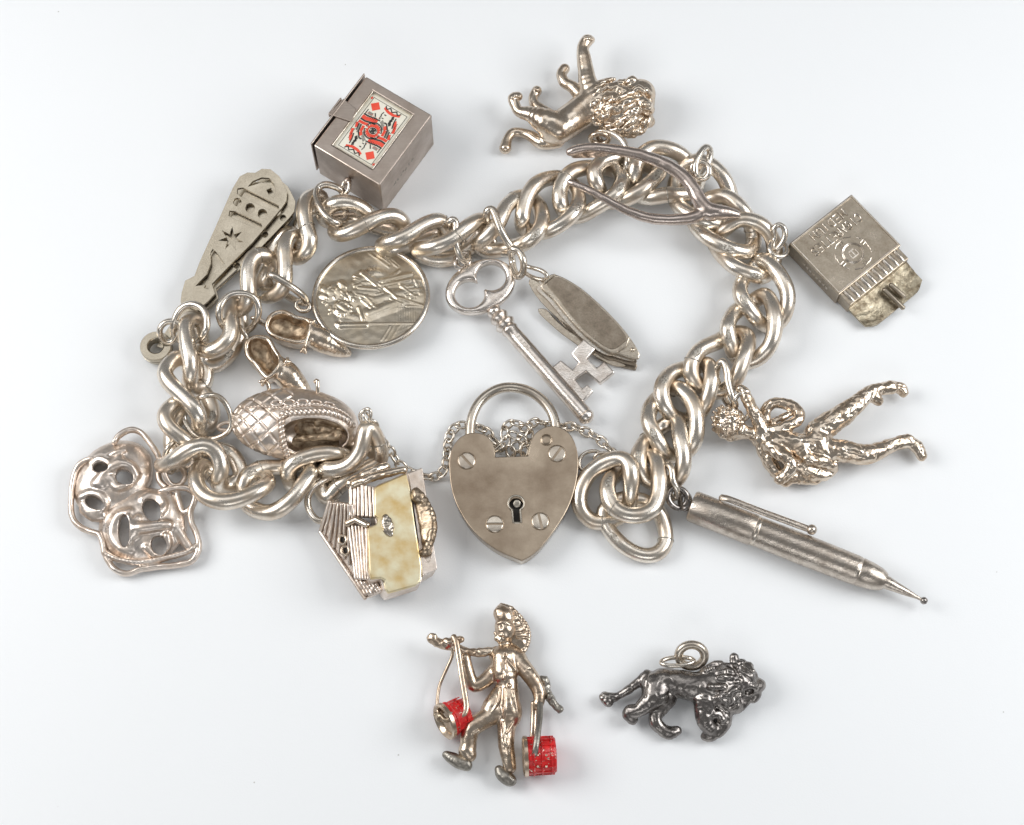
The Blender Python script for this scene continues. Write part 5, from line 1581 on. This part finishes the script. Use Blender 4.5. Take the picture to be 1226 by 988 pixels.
# ------------------------------------------------------------------ water carrier
wz = zc(500, 710, 4.115)
carrier = thing('water_carrier_figurine', 'silver figurine of a striding man carrying two red buckets on a yoke', 'figurine', P(600, 850, 0))
s = Sculpt(0.8, 2.6)
s.ell(P(*wz(430, 175), 24), (11.5, 15, 12), axes_px(P(*wz(400, 190), 24), P(*wz(470, 170), 24)), 2)
s.limb(Lp(wz, [(392,195,24,4),(384,198,24,2.6)]), 1.5)
s.limb(Lp(wz, [(395,222,24,4.5),(410,228,24,6)]), 2)
s.limb(Lp(wz, [(395,150,34,1.6),(425,142,36,1.8),(452,158,34,1.5)]), 1)
s.limb(Lp(wz, [(400,208,31,1.4),(420,206,33,1.5)]), 1)
s.ball(P(*wz(412, 168), 35), 1.6, 1.2, True)
s.limb(Lp(wz, [(430,225,20,7),(432,270,18,6.5),(436,300,18,9)]), 3)
s.limb(Lp(wz, [(385,305,18,8),(440,300,20,10),(500,325,18,9)]), 4)
s.limb(Lp(wz, [(425,325,20,15),(428,385,21,15),(442,455,20,11.5)]), 3)
s.limb(Lp(wz, [(444,462,20,11.8),(447,530,20,13),(455,585,18,14),(458,612,17,12)]), 2)
s.limb(Lp(wz, [(410,500,18,11),(370,560,18,12),(350,600,18,10)]), 3)
s.limb(Lp(wz, [(390,590,18,11.5),(325,625,19,11),(268,665,20,10.5),(252,715,18,9.6),(250,755,16,9.4),(247,778,15,9.6)]), 2)
s.limb(Lp(wz, [(442,620,17,11.5),(436,690,17,10),(438,760,16,9),(448,820,15,8),(453,860,14,7.4)]), 2)
s.limb(Lp(wz, [(240,775,16,9),(255,800,15,8)]), 2)
for pts in ([(405,470,31,1.5),(395,540,30,1.8),(360,600,28,1.6)], [(430,470,33,1.5),(430,560,32,1.8),(425,610,29,1.5)], [(470,480,32,1.5),(485,560,30,1.6),(490,610,26,1.5)], [(440,690,29,1.5),(470,640,27,1.4)], [(420,330,34,2.2),(435,375,35,2.2),(425,420,34,2)], [(300,680,29,1.5),(270,690,28,1.5)], [(455,760,27,1.5),(425,740,27,1.5)], [(400,300,30,1.8),(440,330,34,1.8),(480,380,32,1.8)], [(420,640,28,1.5),(440,800,26,1.5)]):
    s.limb(Lp(wz, pts), 1.2)
s.ball(P(*wz(452, 457), 33), 2.6, 1.0)
s.limb(Lp(wz, [(380,385,18,9),(330,435,18,8.5),(282,455,19,8.2),(262,430,21,7.5),(245,370,24,6.5),(235,320,26,6)]), 3)
s.limb(Lp(wz, [(490,330,20,10),(540,390,22,9.5),(585,455,22,8.5),(600,505,22,7.2),(596,545,22,6)]), 3)
for k_ in range(3):
    s.limb(Lp(wz, [(582 + k_ * 12, 540, 24, 2.8), (580 + k_ * 12, 568, 22, 2.4)]), 1)
for pts in ([(402,462,36,1.2),(440,468,37,1.2),(478,462,35,1.2)], [(395,612,33,1.3),(430,622,34,1.3),(480,618,32,1.3)], [(232,762,28,1.1),(268,762,28,1.1)], [(430,842,26,1.0),(470,846,25,1.0)], [(432,300,33,1.2),(428,350,37,1.2),(440,420,37,1.2)],
            [(398,180,34,1.2),(410,178,36,1.2)], [(394,212,32,0.9),(412,214,34,0.9)], [(370,600,32,1.0),(330,640,31,1.0)], [(440,640,30,1.0),(438,720,29,1.0)], [(520,380,33,1.0),(560,370,31,1.0)], [(575,500,30,1.0),(615,490,30,1.0)], [(455,480,34,1.0),(470,560,33,1.0)], [(420,480,34,1.0),(405,560,33,1.0)]):
    s.limb(Lp(wz, pts), 0.8, True)
part('body', roughen(s.mesh(), 0.3, 0.07, 3.0, 0.2, 0.2, 0.0, 0.07), M_BROWN, carrier, 180)
s = Sculpt(0.8, 2.0)
ha = axes_px(P(*wz(410, 75), 18), P(*wz(530, 290), 18))
s.ell(P(*wz(468, 175), 17), (29, 14, 7), ha, 2)
s.ell(P(*wz(425, 115), 23), (13, 11, 10), ha, 3)
s.limb(Lp(wz, [(408,72,20,4),(400,95,24,6)]), 2)
hat_edge = [(412,62),(440,68),(462,78),(485,98),(508,122),(528,150),(543,180),(548,212),(543,245),(530,275),(515,298)]
for i, (x, y) in enumerate(hat_edge):
    s.ball(P(*wz(x, y), 18), 3.0, 0.8)
    if i + 1 < len(hat_edge):
        x2, y2 = hat_edge[i + 1]
        s.ball(P(*wz((x + x2) / 2, (y + y2) / 2), 18.5), 3.0, 0.8)
for i in range(6):
    t = i / 5
    s.limb(Lp(wz, [(440 + 50 * t, 110 + 110 * t, 24, 1.3), (470 + 65 * t, 90 + 130 * t, 22, 1.3)]), 1)
part('straw_hat', roughen(s.mesh(), 0.5, 0.2, 5.0), M_BROWN, carrier, 180)
for pts in ([(140,798,13,4.6),(165,812,13,6.6),(200,832,13,7.6),(240,848,14,7.0)], [(402,872,13,5.4),(415,892,13,7.2),(440,912,13,8.0),(458,925,13,6.6)]):
    s = Sculpt(0.8, 3.0)
    s.limb(Lp(wz, pts), 4)
    part('shoe', roughen(s.mesh(), 0.5, 0.15, 5.0), M_SHOE, carrier, 180)
s = Sculpt(0.8, 1.5)
s.limb(Lp(wz, [(62,225,26,4.5),(100,245,26,5.5),(140,255,26,6),(185,268,26,5),(250,292,24,5),(320,292,22,5),(400,282,18,5)]), 2)
s.limb(Lp(wz, [(150,245,30,5),(190,232,30,5),(212,230,28,4)]), 2)
s.ball(P(*wz(75, 218), 28), 4.5, 2); s.ball(P(*wz(140, 240), 31), 4, 2)
part('yoke', roughen(s.mesh(), 1.2, 0.2, 6.0), M_BROWN, carrier, 180)
s = Sculpt(0.8, 1.5)
s.limb(Lp(wz, [(608,428,18,5),(630,450,18,5),(640,495,18,5),(668,540,17,4.6),(700,575,16,4.2)]), 2)
s.ball(P(*wz(628, 432), 20), 5, 2); s.ball(P(*wz(650, 510), 22), 4, 1.5)
part('yoke', roughen(s.mesh(), 1.2, 0.2, 7.0), M_SHOE, carrier, 180)
def bucket(c_open, c_base, r_open, r_base, hoops):
    ax_ = (c_base - c_open)
    L_ = ax_.length
    ax_.normalize()
    b = part('bucket', MB().lathe(c_open, c_base, [(7.6, 1.0), (7.6, r_open - 6.4), (3.0, r_open - 0.5), (L_ - 2, r_base), (L_, r_base - 1.5)], 30), M_RED, carrier, 40)
    part('rim', MB().lathe(c_open - ax_ * 0.5, c_base, [(4.2, r_open - 0.2), (4.0, r_open + 0.9), (0, r_open + 1.0), (-1.2, r_open - 1.0), (1.0, r_open - 4.2), (6.0, r_open - 6.0), (6.4, 1.0)], 30), M_BROWN, b, 50)
    u = ax_.orthogonal().normalized(); w = ax_.cross(u)
    for t in hoops:
        rr_ = r_open + (r_base - r_open) * t + 0.25
        part('hoop', MB().tube([c_open + ax_ * (L_ * t) + (u * math.cos(2 * math.pi * k / 30) + w * math.sin(2 * math.pi * k / 30)) * rr_ for k in range(30)], 1.0, True, 7), M_RED, b, 180)
    st = MB()
    for k in range(16):
        a = 2 * math.pi * k / 16
        d = u * math.cos(a) + w * math.sin(a)
        st.box(c_open + ax_ * L_ * 0.52 + d * ((r_open + r_base) / 2 + 0.1), ax_ * L_ * 0.42, d.cross(ax_) * 0.45, d * 0.5)
    part('stave_seams', st, M_RED, b, 28)
    return b
b1 = bucket(P(*wz(130, 635), 27), P(*wz(236, 585), 17), 20.5, 16, (0.3, 0.75))
s = Sculpt(0.8, 1.5)
s.limb(Lp(wz, [(90,600,30,3.0),(115,605,34,3.0),(140,628,36,3.0),(190,612,38,2.6)]), 1.5); s.ball(P(*wz(108, 615), 30), 5, 2)
part('bucket_filling', roughen(s.mesh(), 0.8, 0.2, 3), M_DKBROWN, b1, 180)
b2 = bucket(P(*wz(526, 806), 23), P(*wz(680, 798), 22), 22, 20.5, (0.28, 0.55, 0.85))
bm = MB()
for i in range(6):
    t = (0.42, 0.42, 0.42, 0.7, 0.7, 0.7)[i]
    c0 = P(*wz(528 + 152 * t, 745 + (i % 3) * 55), (37, 43, 40)[i % 3])
    bm.ball(c0, 1.5)
part('worn_studs', bm, M_BROWN, b2, 180)
part('handle', MB().tube(spline([P(*wz(x, y), z) for x, y, z in ((180,215,34),(172,255,30),(170,310,26),(140,380,22),(110,450,20),(100,500,20),(96,560,22),(105,600,24))], False, 6, 1), 2.0, False, 8), M_BROWN, carrier, 180)
part('handle', MB().tube(spline([P(*wz(x, y), z) for x, y, z in ((178,215,36),(190,240,37),(205,330,36),(220,430,36),(232,500,36),(240,560,36),(228,600,36),(205,612,36))], False, 6, 1), 3.3, False, 10, 0.5, (0, 0, 1)), M_BROWN, carrier, 180)
part('handle', MB().tube(spline([P(*wz(x, y), z) for x, y, z in ((572,545,20),(572,600,18),(570,660,18),(566,715,16),(560,740,12))], False, 6, 1), 3.6, False, 10, 0.6, (0, 0, 1)), M_BROWN, carrier, 180)
part('handle', MB().tube(spline([P(*wz(x, y), z) for x, y, z in ((602,545,28),(602,600,34),(596,660,41),(588,720,46),(582,765,46),(578,795,43))], False, 6, 1), 3.6, False, 10, 0.6, (0, 0, 1)), M_SHOE, carrier, 180)

# ------------------------------------------------------------------ dark lion
dz = zc(700, 750, 5.33)
dl = thing('dark_lion_charm', 'blackened silver lion charm lying loose on its side', 'charm', P(820, 840, 0))
s = Sculpt(0.85, 3.0)
s.limb(Lp(dz, [(440,370,18,14.5),(520,350,18,15.5),(620,370,18,16),(720,390,18,18),(800,385,19,20)]), 5)
s.ell(P(*dz(455, 420), 20), (16, 19, 15), None, 4)
s.limb(Lp(dz, [(400,320,18,8),(340,360,16,6),(270,410,14,5),(220,440,12,4.6),(180,455,11,5)]), 2)
s.limb(Lp(dz, [(185,455,11,5.5),(145,455,10,7),(125,450,10,6),(150,480,10,6.5)]), 2)
s.limb(Lp(dz, [(440,450,22,13),(390,500,22,10),(340,535,20,8.5),(300,545,17,8.5),(285,560,15,8),(305,590,13,7)]), 3)
s.limb(Lp(dz, [(520,460,14,12),(485,520,12,9.5),(455,570,11,8.2),(455,615,10,8),(500,660,9,7.5),(545,680,9,7.5),(590,665,9,5.5)]), 3)
s.limb(Lp(dz, [(770,470,22,14),(765,540,20,11.5),(768,600,18,10.5),(800,650,15,8.5)]), 3)
s.limb(Lp(dz, [(850,480,14,13),(880,550,12,10),(890,605,11,9),(855,660,10,8.5),(800,690,9,8.2),(772,700,9,6)]), 3)
s.limb(Lp(dz, [(820,560,22,6),(850,560,20,6),(875,590,18,6)]), 2)
s.ell(P(*dz(870, 370), 20), (24, 23, 20), None, 4)
s.ell(P(*dz(1000, 340), 20), (18, 19, 17), None, 4)
s.limb(Lp(dz, [(1040,380,22,12),(1085,385,20,10),(1110,375,19,8)]), 3)
s.limb(Lp(dz, [(1090,400,18,7),(1092,440,17,6.5),(1080,465,16,5)]), 2)
s.limb(Lp(dz, [(900,440,18,14),(930,490,16,13),(980,500,14,9),(1030,460,14,7)]), 3)
s.limb(Lp(dz, [(965,260,24,7),(955,200,26,5.5)]), 2); s.ball(P(*dz(955, 195), 27), 4.4, 1.5); s.limb(Lp(dz, [(1000,235,20,5),(1010,230,18,4)]), 2)
s.limb(Lp(dz, [(990,290,36,3.2),(1030,310,36,3),(1060,340,33,3)]), 1.5)
s.limb(Lp(dz, [(1010,395,34,3),(1055,380,33,3.4),(1090,395,29,3)]), 1.5)
s.ball(P(*dz(1030, 335), 36), 2.8, 1.2, True); s.ball(P(*dz(1050, 420), 28), 5, 1.5, True); s.ell(P(*dz(940, 500), 30), (9, 6, 6), None, 1.5, True)
rr = random.Random(21)
for i in range(60):
    th, ph = rr.uniform(0, 6.28), math.acos(rr.uniform(0.15, 1))
    big = rr.random() < 0.65
    c_ = P(*dz(860, 380), 20) if big else P(*dz(990, 330), 20)
    rx, ry, rz_ = (26, 25, 20) if big else (17, 18, 17)
    p0 = c_ + Vector((math.sin(ph) * math.cos(th) * rx, math.sin(ph) * math.sin(th) * ry, math.cos(ph) * rz_))
    tn = (p0 - P(*dz(1060, 370), 24)); nn_ = (p0 - c_).normalized(); tn = ((tn - nn_ * tn.dot(nn_)).normalized() + nn_.cross(tn).normalized() * rr.uniform(-.4, .4)) * rr.uniform(3, 6)
    s.cap(p0 - tn, p0 + tn, rr.uniform(2.6, 4.0), 2.0, 2.2)
for (x, y, z) in ((120,440,14),(112,458,13),(122,475,12),(285,592,12),(300,602,12),(318,598,12),(595,655,10),(600,670,9),(775,712,8),(790,715,8),(805,708,9)):
    s.ball(P(*dz(x, y), z), 2.6, 1.0)
part('body', roughen(s.mesh(), 0.7, 0.09, 9.0, 0.3, 0.22, 0.5, 0.06), M_DARK, dl, 180)
ering(dl, (828, 785), 26, (15.5, 0, 0), (0, -13, 8), 5.2, M_LOCKEDGE, 'eyelet')
ering(dl, (811, 792), 30, (19.5, -1, 0), (0, 5, 5), 2.6, M_RING, 'jump_ring')
